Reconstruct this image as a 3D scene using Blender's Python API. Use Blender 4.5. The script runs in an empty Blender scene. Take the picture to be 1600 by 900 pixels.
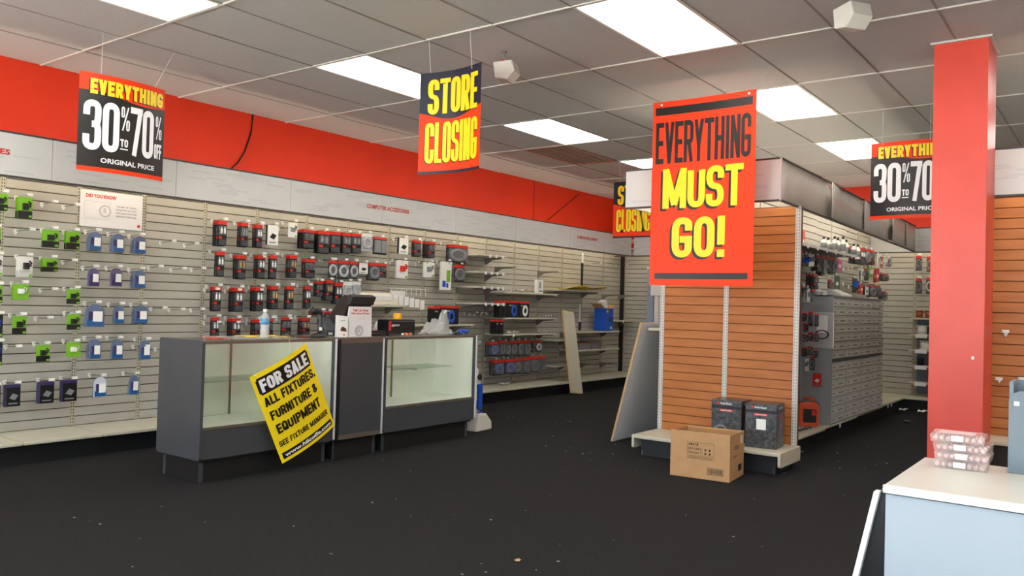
import bpy, bmesh, math, random
from mathutils import Vector, Matrix
random.seed(7)
sc = bpy.context.scene
COL = sc.collection

# ------------------------------------------------------------------ camera, world, exposure
F_PX = 1284.637
CAM = Vector((7.129, 0.0, 1.265))
YAW, PITCH, ROLL = -0.6440025, 0.0183856, 0.0275022
_cy, _sy = math.cos(YAW), math.sin(YAW)
FWD = Vector((_sy*math.cos(PITCH), _cy*math.cos(PITCH), math.sin(PITCH)))
_r0 = Vector((_cy, -_sy, 0)); _u0 = _r0.cross(FWD)
RGT = _r0*math.cos(ROLL) + _u0*math.sin(ROLL)
UPV = -_r0*math.sin(ROLL) + _u0*math.cos(ROLL)
cd = bpy.data.cameras.new('camera'); cam = bpy.data.objects.new('camera', cd); COL.objects.link(cam)
cd.sensor_width = 36; cd.lens = F_PX/1600*36; cd.clip_start = .02; cd.clip_end = 200
m = Matrix((RGT, UPV, -FWD)).transposed().to_4x4(); m.translation = CAM; cam.matrix_world = m
sc.camera = cam

w = bpy.data.worlds.new('sky'); sc.world = w; w.use_nodes = True
bg = w.node_tree.nodes['Background']; bg.inputs[0].default_value = (.80, .89, 1, 1); bg.inputs[1].default_value = 5.5
sd = bpy.data.lights.new('sun', 'SUN'); sun = bpy.data.objects.new('sun', sd); COL.objects.link(sun)
sd.energy = 105; sd.angle = .01; sd.color = (1, .98, .95); sun.rotation_euler = Vector((.55, -.38, -.74)).to_track_quat('-Z', 'Y').to_euler()
sc.view_settings.view_transform = 'Standard'; sc.view_settings.look = 'None'
sc.view_settings.gamma = 1; sc.view_settings.exposure = 0.0; sc.view_settings.use_curve_mapping = False
TROFFER, TUBE = 9.5, 18.5        # radiance of the ceiling lights and of the strip tubes behind the headers

# ------------------------------------------------------------------ helpers
def lin(c):
    return tuple((x/255/12.92 if x/255 <= .04045 else ((x/255+.055)/1.055)**2.4) for x in c)
MATS = {}
def mat(name, rgb, rough=.5, metal=0, var=0, scale=20, bump=0, bscale=None, spec=.5, emit=0, stretch=None, trans=0, sub=None):
    if name in MATS: return MATS[name]
    M = bpy.data.materials.new(name); M.use_nodes = True; MATS[name] = M
    nt = M.node_tree; N = nt.nodes; L = nt.links; b = N['Principled BSDF']
    c = lin(rgb) + (1,)
    b.inputs['Base Color'].default_value = c; b.inputs['Roughness'].default_value = rough
    b.inputs['Metallic'].default_value = metal; b.inputs['Specular IOR Level'].default_value = spec
    if emit:
        b.inputs['Emission Color'].default_value = c; b.inputs['Emission Strength'].default_value = emit
    if var or bump:
        tc = N.new('ShaderNodeTexCoord'); mp = N.new('ShaderNodeMapping')
        geo = N.new('ShaderNodeNewGeometry'); L.new(geo.outputs['Position'], mp.inputs[0])
        if stretch: mp.inputs['Scale'].default_value = stretch
    if var:
        n = N.new('ShaderNodeTexNoise'); n.inputs['Scale'].default_value = scale; n.inputs['Detail'].default_value = 5
        L.new(mp.outputs[0], n.inputs['Vector'])
        r = N.new('ShaderNodeValToRGB')
        r.color_ramp.elements[0].position = .3; r.color_ramp.elements[1].position = .7
        r.color_ramp.elements[0].color = tuple(max(0, x*(1-var)) for x in c[:3])+(1,)
        d = sub and lin(sub) or tuple(min(1, x*(1+var)) for x in c[:3])
        r.color_ramp.elements[1].color = tuple(d)+(1,)
        L.new(n.outputs[0], r.inputs[0]); L.new(r.outputs[0], b.inputs['Base Color'])
    if bump:
        n2 = N.new('ShaderNodeTexNoise'); n2.inputs['Scale'].default_value = bscale or scale; n2.inputs['Detail'].default_value = 3
        L.new(mp.outputs[0], n2.inputs['Vector'])
        bp = N.new('ShaderNodeBump'); bp.inputs['Strength'].default_value = bump; bp.inputs['Distance'].default_value = .01
        L.new(n2.outputs[0], bp.inputs['Height']); L.new(bp.outputs[0], b.inputs['Normal'])
    return M
def glass(name, rgb=(235, 245, 240), see=.9, rough=.02):
    if name in MATS: return MATS[name]
    M = bpy.data.materials.new(name); M.use_nodes = True; MATS[name] = M
    nt = M.node_tree; N = nt.nodes; L = nt.links
    for n in list(N): N.remove(n)
    o = N.new('ShaderNodeOutputMaterial'); t = N.new('ShaderNodeBsdfTransparent'); g = N.new('ShaderNodeBsdfGlossy')
    d = N.new('ShaderNodeBsdfDiffuse'); m1 = N.new('ShaderNodeMixShader'); m2 = N.new('ShaderNodeMixShader'); lw = N.new('ShaderNodeLayerWeight'); fr = N.new('ShaderNodeMath'); fr2 = N.new('ShaderNodeMath')
    t.inputs[0].default_value = lin(rgb)+(1,); g.inputs['Roughness'].default_value = rough
    d.inputs[0].default_value = lin(rgb)+(1,); fr.operation = 'POWER'; fr.inputs[1].default_value = 5; fr2.operation = 'MULTIPLY_ADD'; fr2.inputs[1].default_value = .55; fr2.inputs[2].default_value = .035; lw.inputs[0].default_value = .5
    L.new(lw.outputs['Facing'], fr.inputs[0]); L.new(fr.outputs[0], fr2.inputs[0])
    m1.inputs[0].default_value = 1-see
    L.new(t.outputs[0], m1.inputs[1]); L.new(d.outputs[0], m1.inputs[2])
    L.new(fr2.outputs[0], m2.inputs[0]); L.new(m1.outputs[0], m2.inputs[1]); L.new(g.outputs[0], m2.inputs[2])
    L.new(m2.outputs[0], o.inputs[0])
    return M

class MB:
    def __init__(s): s.v = []; s.f = []
    def add(s, vs, fs):
        n = len(s.v); s.v += [tuple(x) for x in vs]; s.f += [tuple(i+n for i in f) for f in fs]; return s
    def box(s, x0, x1, y0, y1, z0, z1, M=None):
        vs = [Vector((x, y, z)) for z in (z0, z1) for y in (y0, y1) for x in (x0, x1)]
        if M: vs = [M @ v for v in vs]
        return s.add(vs, [(0,2,3,1),(4,5,7,6),(0,1,5,4),(2,6,7,3),(0,4,6,2),(1,3,7,5)])
    def quad(s, a, b, c, d): return s.add([a, b, c, d], [(0,1,2,3)])
    def tube(s, pts, r, n=8, cap=True):
        pts = [Vector(p) for p in pts]; rings = []
        rs = r if isinstance(r, (list, tuple)) else [r]*len(pts)
        for i, p in enumerate(pts):
            d = (pts[min(i+1, len(pts)-1)]-pts[max(i-1, 0)]).normalized()
            a = d.cross(Vector((0,0,1)));  a = d.cross(Vector((1,0,0))) if a.length < .1 else a
            a.normalize(); b = d.cross(a)
            rings.append([p+(a*math.cos(t*2*math.pi/n)+b*math.sin(t*2*math.pi/n))*rs[i] for t in range(n)])
        vs = [v for rg in rings for v in rg]; fs = []
        for i in range(len(pts)-1):
            for t in range(n):
                fs.append((i*n+t, i*n+(t+1) % n, (i+1)*n+(t+1) % n, (i+1)*n+t))
        if cap: fs += [tuple(range(n))[::-1], tuple((len(pts)-1)*n+t for t in range(n))]
        return s.add(vs, fs)
    def lathe(s, prof, n=16, c=(0,0,0), M=None):     # prof: (r, z)
        vs = []; fs = []
        for r, z in prof:
            for t in range(n):
                a = t*2*math.pi/n; v = Vector((r*math.cos(a), r*math.sin(a), z))
                vs.append((M @ v if M else v)+Vector(c))
        for i in range(len(prof)-1):
            for t in range(n): fs.append((i*n+t, i*n+(t+1) % n, (i+1)*n+(t+1) % n, (i+1)*n+t))
        fs += [tuple(range(n))[::-1], tuple((len(prof)-1)*n+t for t in range(n))]
        return s.add(vs, fs)
    def prism(s, pts, d0, d1, fn):      # 2-D outline (a, b) extruded from d0 to d1; fn(a, b, d) -> point
        n = len(pts); vs = [fn(a, b, d0) for a, b in pts]+[fn(a, b, d1) for a, b in pts]
        fs = [tuple(range(n))[::-1], tuple(range(n, 2*n))]+[(i, (i+1) % n, n+(i+1) % n, n+i) for i in range(n)]
        return s.add(vs, fs)
    def torus(s, R, r, M, n=20, k=8, sy=1):
        vs = []; fs = []
        for i in range(n):
            a = i*2*math.pi/n
            for j in range(k):
                b = j*2*math.pi/k
                vs.append(M @ Vector(((R+r*math.cos(b))*math.cos(a), (R+r*math.cos(b))*math.sin(a)*sy, r*math.sin(b))))
        for i in range(n):
            for j in range(k): fs.append((i*k+j, ((i+1) % n)*k+j, ((i+1) % n)*k+(j+1) % k, i*k+(j+1) % k))
        return s.add(vs, fs)
    def mesh(s, name, mt, smooth=False, bevel=0, fix=False, seg=2):
        me = bpy.data.meshes.new(name); me.from_pydata([tuple(v) for v in s.v], [], s.f)
        if bevel or fix:
            b = bmesh.new(); b.from_mesh(me)
            if fix: bmesh.ops.recalc_face_normals(b, faces=b.faces)
            if bevel:
                bmesh.ops.recalc_face_normals(b, faces=b.faces)
                bmesh.ops.bevel(b, geom=[e for e in b.edges if len(e.link_faces) == 2 and e.calc_face_angle(0) > .6], offset=bevel, segments=seg, affect='EDGES', profile=.6)
            b.to_mesh(me); b.free()
        me.materials.append(mt)
        if smooth:
            for p in me.polygons: p.use_smooth = True
        me.update(); return me
    def build(s, name, mt, parent=None, smooth=False, bevel=0, fix=False, loc=None, rot=None, seg=2):
        return link(name, s.mesh(name, mt, smooth, bevel, fix, seg), parent, loc, rot)
def link(name, data, parent=None, loc=None, rot=None, scale=None):
    o = bpy.data.objects.new(name, data); COL.objects.link(o)
    if parent: o.parent = parent
    if loc is not None: o.location = loc
    if rot is not None: o.rotation_euler = rot
    if scale is not None: o.scale = scale
    return o
def tag(o, label, cat, group=None, kind=None):
    o['label'] = label; o['category'] = cat
    if group: o['group'] = group
    if kind: o['kind'] = kind
    return o
def thing(name, label, cat, loc=(0,0,0), rz=0, group=None):
    return tag(link(name, None, None, loc, (0,0,rz)), label, cat, group)
def struct(o): o['kind'] = 'structure'; return o
def bx(name, mt, dims, parent=None, bevel=0): return MB().box(*dims).build(name, mt, parent, bevel=bevel)
def ray(px, py): return RGT*((px-800)/F_PX)+UPV*((450-py)/F_PX)+FWD
def onX(px, py, X): v = ray(px, py); return CAM+v*((X-CAM.x)/v.x)      # a point of the photo on the plane x = X, and so on
def onY(px, py, Y): v = ray(px, py); return CAM+v*((Y-CAM.y)/v.y)
def onZ(px, py, Z): v = ray(px, py); return CAM+v*((Z-CAM.z)/v.z)
ORD = ['first', 'second', 'third', 'fourth', 'fifth', 'sixth', 'seventh', 'eighth', 'ninth', 'tenth', 'eleventh', 'twelfth', 'thirteenth', 'fourteenth', 'fifteenth', 'sixteenth', 'seventeenth', 'eighteenth']

# ------------------------------------------------------------------ materials
RED = mat('red_paint', (222, 52, 16), .55, var=.06, scale=2)
PILLAR = mat('pillar_veiled_red', (218, 74, 60), .36, var=.07, scale=3)  # red made paler, the window's glossy veil put into the colour
SLAT = mat('greige_slat', (176, 173, 162), .5, var=.04, scale=6)
SLATBACK = mat('slat_groove', (92, 80, 64), .8)
POST = mat('post_enamel', (190, 184, 160), .45)
POSTW = mat('post_white', (214, 212, 205), .4)
SLOT = mat('slot_dark', (40, 36, 30), .8)
SHELF = mat('shelf_enamel', (196, 191, 172), .4, var=.04, scale=8)
BLACK = mat('black_plinth', (17, 18, 20), .55, var=.2, scale=8)
CARPET = mat('carpet', (38, 38, 39), .95, var=.35, scale=90, bump=.6, bscale=320, spec=.15)
TILE = mat('ceiling_tile', (192, 193, 194), .9, var=.1, scale=160, bump=.35, bscale=220, spec=.2)
RAIL = mat('ceiling_rail', (206, 204, 200), .45)
JOINT = mat('ceiling_void', (70, 68, 68), .9)
HEAD = mat('header_board', (214, 213, 210), .4, var=.02, scale=6)
HEADD = mat('header_edge', (70, 68, 64), .5)
LAMP = mat('troffer_light', (255, 252, 246), .5, emit=TROFFER)
TUBEM = mat('tube_light', (255, 240, 214), .5, emit=TUBE)
CASE_FILL = mat('added_case_lamp', (255, 251, 240), .5, emit=7.0)  # added glow that brightens the showcase interiors
WOOD = mat('wood_slat', (184, 114, 62), .45, var=.06, scale=5, stretch=(.7, .7, 4), sub=(196, 126, 72), spec=.3)
GREY = mat('charcoal_laminate', (66, 69, 73), .42, var=.05, scale=30)
ALU = mat('aluminium', (215, 217, 222), .28, metal=.85)
BRONZE = mat('bronze_trim', (128, 118, 108), .4, metal=.6)
GLASS = glass('clear_glass', (251, 252, 250), .985); GLASSG = glass('green_edge_glass', (232, 242, 236), .95)
INWHITE = mat('case_white', (238, 240, 232), .45)
DOORP = mat('case_door', (226, 230, 220), .25, var=.03, scale=4)
WHITE = mat('white_plastic', (232, 231, 226), .35)
TAGW = mat('tag_white', (240, 240, 236), .4)
CHROME = mat('hook_steel', (170, 170, 172), .25, metal=.9)
BLK = mat('black_card', (24, 24, 26), .35); BLKP = mat('black_plastic', (28, 29, 32), .3)
PRED = mat('print_red', (208, 42, 26), .4); PYEL = mat('print_yellow', (255, 214, 22), .4); PWHT = mat('print_white', (238, 238, 240), .35)
PBLK = mat('print_black', (26, 22, 20), .4); PNAVY = mat('print_navy', (24, 28, 50), .4); SRED = mat('sign_red', (238, 62, 22), .45, spec=.25); SYEL = mat('sign_yellow', (252, 222, 30), .35)
GREEN = mat('lime_card', (120, 180, 40), .4); BLUEC = mat('blue_card', (38, 92, 150), .35); PURPLE = mat('purple_card', (58, 46, 96), .4)
CLEAR = glass('blister_plastic', (226, 228, 232), .86, .08); CLEARW = glass('clear_bag', (232, 232, 230), .55, .12)
DGREY = mat('dark_grey_plastic', (64, 66, 70), .4); MGREY = mat('mid_grey_plastic', (128, 130, 132), .4)
ORANGE = mat('orange_plastic', (226, 84, 30), .35); YELO = mat('amber_plastic', (244, 176, 30), .35)
BLUEP = mat('blue_plastic', (28, 84, 190), .35); KRAFT = mat('kraft_board', (192, 150, 104), .7, var=.05, scale=14); KRAFTI = mat('kraft_inside', (176, 134, 88), .75)
GPANEL = mat('grey_board', (224, 227, 231), .5, var=.03, scale=12); TAN = mat('chipboard_edge', (196, 160, 112), .7, var=.12, scale=120)
SLATE = mat('slate_laminate', (104, 118, 130), .45); STRING = mat('nylon_string', (214, 212, 208), .4)
COPPER = mat('copper_wire', (170, 96, 62), .35, metal=.6); PINK = mat('pink_ball', (226, 190, 186), .4)

# ------------------------------------------------------------------ lettering
def rnd(pts, r, closed=False, n=6):
    out = []; N = len(pts)
    for i, p in enumerate(pts):
        if not closed and i in (0, N-1): out.append(p); continue
        a = pts[i-1]; b = pts[(i+1) % N]
        def cut(q):
            dx, dy = q[0]-p[0], q[1]-p[1]; l = math.hypot(dx, dy) or 1; k = min(r, l*.5)/l
            return (p[0]+dx*k, p[1]+dy*k)
        A, B = cut(a), cut(b)
        for t in range(n+1):
            t /= n; out.append(((1-t)**2*A[0]+2*t*(1-t)*p[0]+t*t*B[0], (1-t)**2*A[1]+2*t*(1-t)*p[1]+t*t*B[1]))
    return out
GL = {'A': ['s', [(0,0),(.5,1)], 's', [(.5,1),(1,0)], 's', [(.2,.22),(.8,.22)]], 'B': ['s', [(0,0),(0,1)], 'r', [(0,1),(.9,1),(.9,.52),(0,.52)], 'r', [(0,.52),(1,.52),(1,0),(0,0)]],
 'C': ['r', [(1,.68),(1,1),(0,1),(0,0),(1,0),(1,.32)]], 'D': ['s', [(0,0),(0,1)], 'r', [(0,1),(1,1),(1,0),(0,0)]], 'E': ['s', [(0,0),(0,1)], 's', [(0,1),(1,1)], 's', [(0,.5),(.85,.5)], 's', [(0,0),(1,0)]],
 'F': ['s', [(0,0),(0,1)], 's', [(0,1),(1,1)], 's', [(0,.5),(.85,.5)]], 'G': ['r', [(1,.7),(1,1),(0,1),(0,0),(1,0),(1,.44)], 's', [(.6,.44),(1,.44)]], 'H': ['s', [(0,0),(0,1)], 's', [(1,0),(1,1)], 's', [(0,.5),(1,.5)]],
 'I': ['s', [(.5,0),(.5,1)]], 'L': ['s', [(0,0),(0,1)], 's', [(0,0),(1,0)]], 'M': ['s', [(0,0),(0,1)], 's', [(1,0),(1,1)], 's', [(0,1),(.5,.1)], 's', [(.5,.1),(1,1)]], 'N': ['s', [(0,0),(0,1)], 's', [(1,0),(1,1)], 's', [(0,1),(1,0)]],
 'O': ['c', [(0,0),(1,0),(1,1),(0,1)]], 'P': ['s', [(0,0),(0,1)], 'r', [(0,1),(1,1),(1,.45),(0,.45)]], 'Q': ['c', [(0,0),(1,0),(1,1),(0,1)], 's', [(.6,.25),(1,0)]], 'R': ['s', [(0,0),(0,1)], 'r', [(0,1),(1,1),(1,.48),(0,.48)], 's', [(.5,.48),(1,0)]],
 'S': ['r', [(1,.72),(1,1),(0,1),(0,.52),(1,.48),(1,0),(0,0),(0,.28)]], 'T': ['s', [(0,1),(1,1)], 's', [(.5,0),(.5,1)]], 'U': ['r', [(0,1),(0,0),(1,0),(1,1)]], 'V': ['s', [(0,1),(.5,0)], 's', [(.5,0),(1,1)]],
 'X': ['s', [(0,0),(1,1)], 's', [(0,1),(1,0)]], 'Y': ['s', [(0,1),(.5,.42)], 's', [(1,1),(.5,.42)], 's', [(.5,.45),(.5,0)]], '0': ['c', [(0,0),(1,0),(1,1),(0,1)]],
 '3': ['r', [(0,.72),(0,1),(1,1),(.95,.52),(.45,.52)], 'r', [(.45,.52),(1,.52),(1,0),(0,0),(0,.28)]], '7': ['s', [(0,1),(1,1)], 's', [(1,1),(.3,0)]], '!': ['s', [(.5,1),(.5,.36)], 's', [(.5,0),(.5,.02)]],
 '&': ['r', [(1,0),(.1,.7),(.1,1),(.75,1),(.75,.66),(0,.42),(0,0),(.8,0),(1,.42)]], ',': ['s', [(.5,.02),(.4,-.12)]], '%': ['o', [(0,.58),(.3,.58),(.3,1),(0,1)], 'o', [(.7,0),(1,0),(1,.42),(.7,.42)], 't', [(.15,0),(.85,1)]]}
GW = {'I': .46, '!': .46, 'M': 1.35, ' ': .42, ',': .4, 'E': .88, 'F': .86, 'L': .84, '&': 1.1, '%': 1.1}
def word(mb, s, x0, y0, w, h, fn, stem=.36, bar=.2, gap=.1, rad=.45, lean=0):
    tot = sum(GW.get(c, 1) for c in s)+gap*(len(s)-1); u = w/tot; x = x0; hx, hy = stem*u/2, bar*h/2
    def put(poly):
        P = []
        for a, b in poly:
            b = max(y0-.12*h, min(y0+h, b)); P.append(fn(a+lean*(b-y0), b))
        mb.add(P, [tuple(range(len(P)))])
    for c in s:
        cw = GW.get(c, 1)*u; G = GL.get(c, [])
        for k in range(0, len(G), 2):
            md, pts = G[k], G[k+1]; ax, ay = (hx, hy)
            if md in 'ot': ax, ay = hx*.42, hy*.42
            q = [(x+hx*.6+ax*.4+a*(cw-1.2*hx-.8*ax) if c == '%' else x+hx+a*(cw-2*hx), y0+hy+b*(h-2*hy)) for a, b in pts]
            closed = md in 'co'
            if md in 'rco': q = rnd(q, rad*cw if md != 'o' else .2*cw, closed)
            if md in 'st' or not closed:                        # square caps
                def ext(p, o):
                    d = Vector((p[0]-o[0], p[1]-o[1]));  d.normalize()
                    return (p[0]+d.x*ax*(abs(d.x) if abs(d.x) < .95 else 1), p[1]+d.y*ay)
                if md in 'st': q = [ext(q[0], q[-1]), ext(q[-1], q[0])]
            n = len(q); L, R = [], []
            for i in range(n):
                a = q[i-1] if (i or closed) else q[i]; b = q[(i+1) % n] if (i < n-1 or closed) else q[i]
                d = Vector((b[0]-a[0], b[1]-a[1]));  d.normalize(); nx, ny = -d.y, d.x
                if md in 'st': nx = nx/max(.35, abs(nx)) if abs(nx) > abs(ny) else nx
                L.append((q[i][0]+nx*ax, q[i][1]+ny*ay)); R.append((q[i][0]-nx*ax, q[i][1]-ny*ay))
            for i in range(n if closed else n-1):
                j = (i+1) % n; seg = max(1, int(math.dist(q[i], q[j])/.05))
                for t in range(seg):
                    f = lambda A, B, t: (A[0]+(B[0]-A[0])*t, A[1]+(B[1]-A[1])*t)
                    put([f(R[i], R[j], t/seg), f(R[i], R[j], (t+1)/seg), f(L[i], L[j], (t+1)/seg), f(L[i], L[j], t/seg)])
        x += cw+gap*u
    return mb
def small_text(s, w, h, bold=0):         # plain lettering as (verts, faces) fitted to a w x h box
    cu = bpy.data.curves.new('lettering', 'FONT'); cu.body = s; cu.offset = bold; cu.resolution_u = 2
    o = bpy.data.objects.new('lettering', cu); COL.objects.link(o)
    dg = bpy.context.evaluated_depsgraph_get(); e = o.evaluated_get(dg); me = e.to_mesh()
    V = [tuple(v.co) for v in me.vertices]; Fc = [tuple(p.vertices) for p in me.polygons]
    e.to_mesh_clear(); bpy.data.objects.remove(o); bpy.data.curves.remove(cu)
    xs = [v[0] for v in V]; ys = [v[1] for v in V]; x0, x1, y0, y1 = min(xs), max(xs), min(ys), max(ys)
    return [((v[0]-x0)/(x1-x0)*w, (v[1]-y0)/(y1-y0)*h) for v in V], Fc
def print_text(s, x0, y0, w, h, fn, mt, parent, bold=0, name='lettering'):
    V, Fc = small_text(s, w, h, bold)
    return MB().add([fn(x0+a, y0+b) for a, b in V], Fc).build(name, mt, parent)

# ------------------------------------------------------------------ room shell
ZC = 3.10; X1 = 10.6; YF = -1.5; YB = 12.62
struct(bx('floor', CARPET, (0, X1, YF, YB, -.1, 0)))
struct(bx('wall_left', RED, (-.15, 0, YF, YB, 0, ZC+.2)))
struct(bx('wall_back', RED, (-.15, X1+.15, YB, YB+.15, 0, ZC+.2)))
struct(bx('wall_right', mat('cream_wall', (226, 218, 196), .6), (X1, X1+.15, YF, YB, 0, ZC+.2)))
wf = struct(bx('wall_front', mat('cream_wall', (226, 218, 196)), (-.15, X1+.15, YF-.15, YF, 2.75, ZC+.2)))
bx('sill_wall', MATS['cream_wall'], (-.15, X1+.15, YF-.15, YF, 0, .25), wf)
FRAME = mat('window_frame', (96, 98, 100), .4, metal=.5)
for i in range(6):
    a, b = X1*i/6, X1*(i+1)/6
    wn = struct(bx('window_%d' % (i+1), GLASS, (a+.04, b-.04, YF-.08, YF-.072, .29, 2.71)))
    fb = MB()
    for d in ((a, a+.04, .25, 2.75), (b-.04, b, .25, 2.75), (a+.04, b-.04, .25, .29), (a+.04, b-.04, 2.71, 2.75)): fb.box(d[0], d[1], YF-.12, YF-.03, d[2], d[3])
    fb.build('window_frame', FRAME, wn)
struct(bx('pavement', mat('concrete', (176, 172, 164), .85, var=.08, scale=3), (-15, 26, YF-16, YF-.15, -.12, -.02)))
# ceiling: 2 ft x 4 ft tiles on a rail grid
GX = [0]+[.70+.6096*i for i in range(0, 17)]; GX = [g for g in GX if g < X1-.05]+[X1]
GY = [3.004+1.2192*k for k in range(-3, 8)]; GY = [YF]+[g for g in GY if YF+.1 < g < YB-.05]+[YB]
ceil = struct(bx('ceiling', JOINT, (0, X1, YF, YB, ZC+.035, ZC+.2)))
TM = MB().box(0, 1, 0, 1, 0, .02).mesh('ceiling_tile', TILE)
def col(i): return .70+.6096*i
def row(k): return 3.004+1.2192*k
LIGHTS = [(2,-3),(2,-1),(2,1),(2,3),(2,5),(6,-3),(6,-1),(6,1),(6,3),(6,5),(10,-3),(10,-1),(10,1),(10,3),(10,5),(14,-1),(14,1),(14,3),(14,5)]  # one out-of-view light past the pillar is added to brighten the aisle
VENT = (1, 4)
def is_at(a, b, i, k): return abs(a-col(i)) < .02 and abs(b-row(k)) < .02
for xi in range(len(GX)-1):
    for yi in range(len(GY)-1):
        a, b = GX[xi], GY[yi]
        if any(is_at(a, b, *l) for l in LIGHTS) or is_at(a, b, *VENT): continue
        link('tile', TM, ceil, (a+.004, b+.004, ZC+.004+random.uniform(0, .003)), (random.uniform(-.002, .002), random.uniform(-.003, .003), 0), (GX[xi+1]-a-.008, GY[yi+1]-b-.008, 1))
for b in GY[1:-1]: bx('rail', RAIL, (0, X1, b-.008, b+.008, ZC-.003, ZC+.03), ceil)
RM = MB().box(-.006, .006, 0, 1, .002, .028).mesh('rail', mat('rail_dim', (140, 136, 132), .6))
for a in GX[1:-1]: link('rail', RM, ceil, (a, YF, ZC-.001), None, (1, YB-YF, 1))
FR = mat('troffer_frame', (226, 224, 218), .4)
LP = {(2,-3): 'out over the front aisle near the storefront', (2,-1): 'nearest the first percent-off sign', (2,1): 'behind the store closing sign over the counter', (2,3): 'beside the ceiling air vent', (2,5): 'half hidden behind the orange sign, deep in the left aisle',
      (6,-3): 'by the storefront above the front aisle', (6,-1): 'above the shopper side of the counter aisle', (6,1): 'largest in view, at the top edge', (6,3): 'above the top right corner of the orange sign', (6,5): 'beside the percent-off sign near the pillar'}
for (i, k) in LIGHTS:
    lb = LP.get((i, k), 'far to the side of the red pillar, column %s row %s' % (ORD[(i-2)//4], ORD[(k+3)//2]))
    t = thing('troffer_light', 'white rectangular ceiling light, '+lb, 'ceiling light', (col(i), row(k), ZC), group='ceiling lights')
    f = MB()
    for d in ((0,.6096,.0,.022),(0,.6096,1.197,1.2192),(0,.022,.022,1.197),(.5876,.6096,.022,1.197)): f.box(*d, -.002, .03)
    f.build('frame', FR, t)
    bx('diffuser', LAMP, (.022, .5876, .022, 1.197, .004, .016), t)
t = thing('air_vent', 'grey louvred return air vent set in the ceiling beside a light', 'vent', (col(1), row(4), ZC))
VM = mat('vent_grey', (150, 138, 128), .5)
f = MB()
for d in ((0,.6096,.0,.03),(0,.6096,1.19,1.2192),(0,.03,.03,1.19),(.58,.6096,.03,1.19)): f.box(*d, -.004, .03)
f.build('frame', mat('vent_frame', (190, 120, 96), .5), t); bx('duct', JOINT, (.03,.58,.03,1.19,.02,.03), t)
lm = MB().box(0, .55, -.008, .03, -.002, .001, Matrix.Rotation(.5, 4, 'X')).mesh('louver', VM)
for j in range(28): link('louver', lm, t, (.03, .05+j*.0405, .008))
for j in range(1, 5): bx('divider', mat('vent_frame', (190, 120, 96)), (.03+j*.11-.004, .03+j*.11+.004, .03, 1.19, -.004, .016), t)

# pillar
t = thing('pillar', 'red painted square pillar reaching the ceiling behind the white table', 'pillar')
bx('shaft', PILLAR, (6.055, 6.38, 6.115, 6.50, 0, ZC), t, bevel=.004)
bx('ceiling_trim', RAIL, (6.035, 6.40, 6.095, 6.52, ZC-.012, ZC+.002), t)
bx('outlet_plate', TAGW, (6.31, 6.325, 6.110, 6.116, .98, 1.0), t)

# red wall joints and cable
p0, p1 = onX(395, 179, .008), onX(362, 263, .008)
MB().tube([p0, onX(393, 205, .008), onX(383, 236, .008), onX(372, 254, .008), p1, p1-Vector((0, .05, .35))], .008).build('wall_cable', BLK, smooth=True)
tag(bpy.data.objects['wall_cable'], 'black cable drooping down the red wall above the grey header', 'cable')
a, b = onX(835, 283, .002), onX(834, 342, .002)
MB().box(0, .004, a.y-.008, a.y+.008, 2.3, ZC).build('wall_seam', mat('red_seam', (150, 34, 14), .6), bpy.data.objects['wall_left'])
a, b = onX(905, 303, .002), onX(855, 345, .002)
MB().tube([a, b], .012, 6).build('wall_crease', mat('red_seam', (150, 34, 14)), bpy.data.objects['wall_left'])

# ------------------------------------------------------------------ slat walls
PITCH_Z = .0749; Z0 = .170; NSL = 27
SLM = MB().prism([(0, .003), (.014, .0015), (.018, .004), (.018, .068), (.014, .0705), (0, .069)], 0, 1, lambda a, b, d: (a, d, b)).mesh('slat', SLAT, fix=True)
SLMW = MB().prism([(0, .002), (.014, .001), (.018, .0035), (.018, .0695), (.014, .072), (0, .071)], 0, 1, lambda a, b, d: (a, d, b)).mesh('slat', WOOD, fix=True)
def slats(parent, y0, y1, mesh, n=NSL, x=.232):          # local frame: face towards +x, run along y
    for k in range(n): link('slat', mesh, parent, (x, y0, Z0+k*PITCH_Z), None, (1, y1-y0, 1))
def upright(parent, y, z0, z1, x, wide, mp, ms):
    u = bx('upright', mp, (x-.02, x, y-wide/2, y+wide/2, z0, z1), parent)
    s = MB(); z = z0+.02
    while z < z1-.02:
        for d in (-.25, .25): s.box(x, x+.0006, y+d*wide-.003, y+d*wide+.003, z, z+.014)
        z += .0254
    s.build('slots', ms, u)['kind'] = 'stuff'
UPY = [1.47, 2.06, 2.647, 3.223, 3.791, 4.365, 4.953, 5.546, 6.136, 6.743, 7.362, 7.959, 8.562, 9.177, 9.785, 10.393, 10.997, 11.608, 12.2]
SECT = [(1.47, 2.647, 'at the very left edge with green charger cards'), (2.647, 3.223, 'with green chargers beside the did-you-know card'), (3.223, 4.365, 'with blue arched packs and bare hooks'), (4.365, 5.546, 'with red-topped cable packs behind the counter'),
        (5.546, 6.743, 'with densely hung cable packs behind the monitor'), (6.743, 7.959, 'with white accessory packs behind the right showcase'), (7.959, 9.177, 'with headset packs and long shelves'), (9.177, 10.393, 'behind the leaning plank, with bare brackets'),
        (10.393, 11.608, 'holding the blue open box'), (11.608, 12.2, 'narrow one in the far corner')]
LIP = [(.0, .012), (.004, .0), (.012, .0), (.012, .03)]
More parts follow.
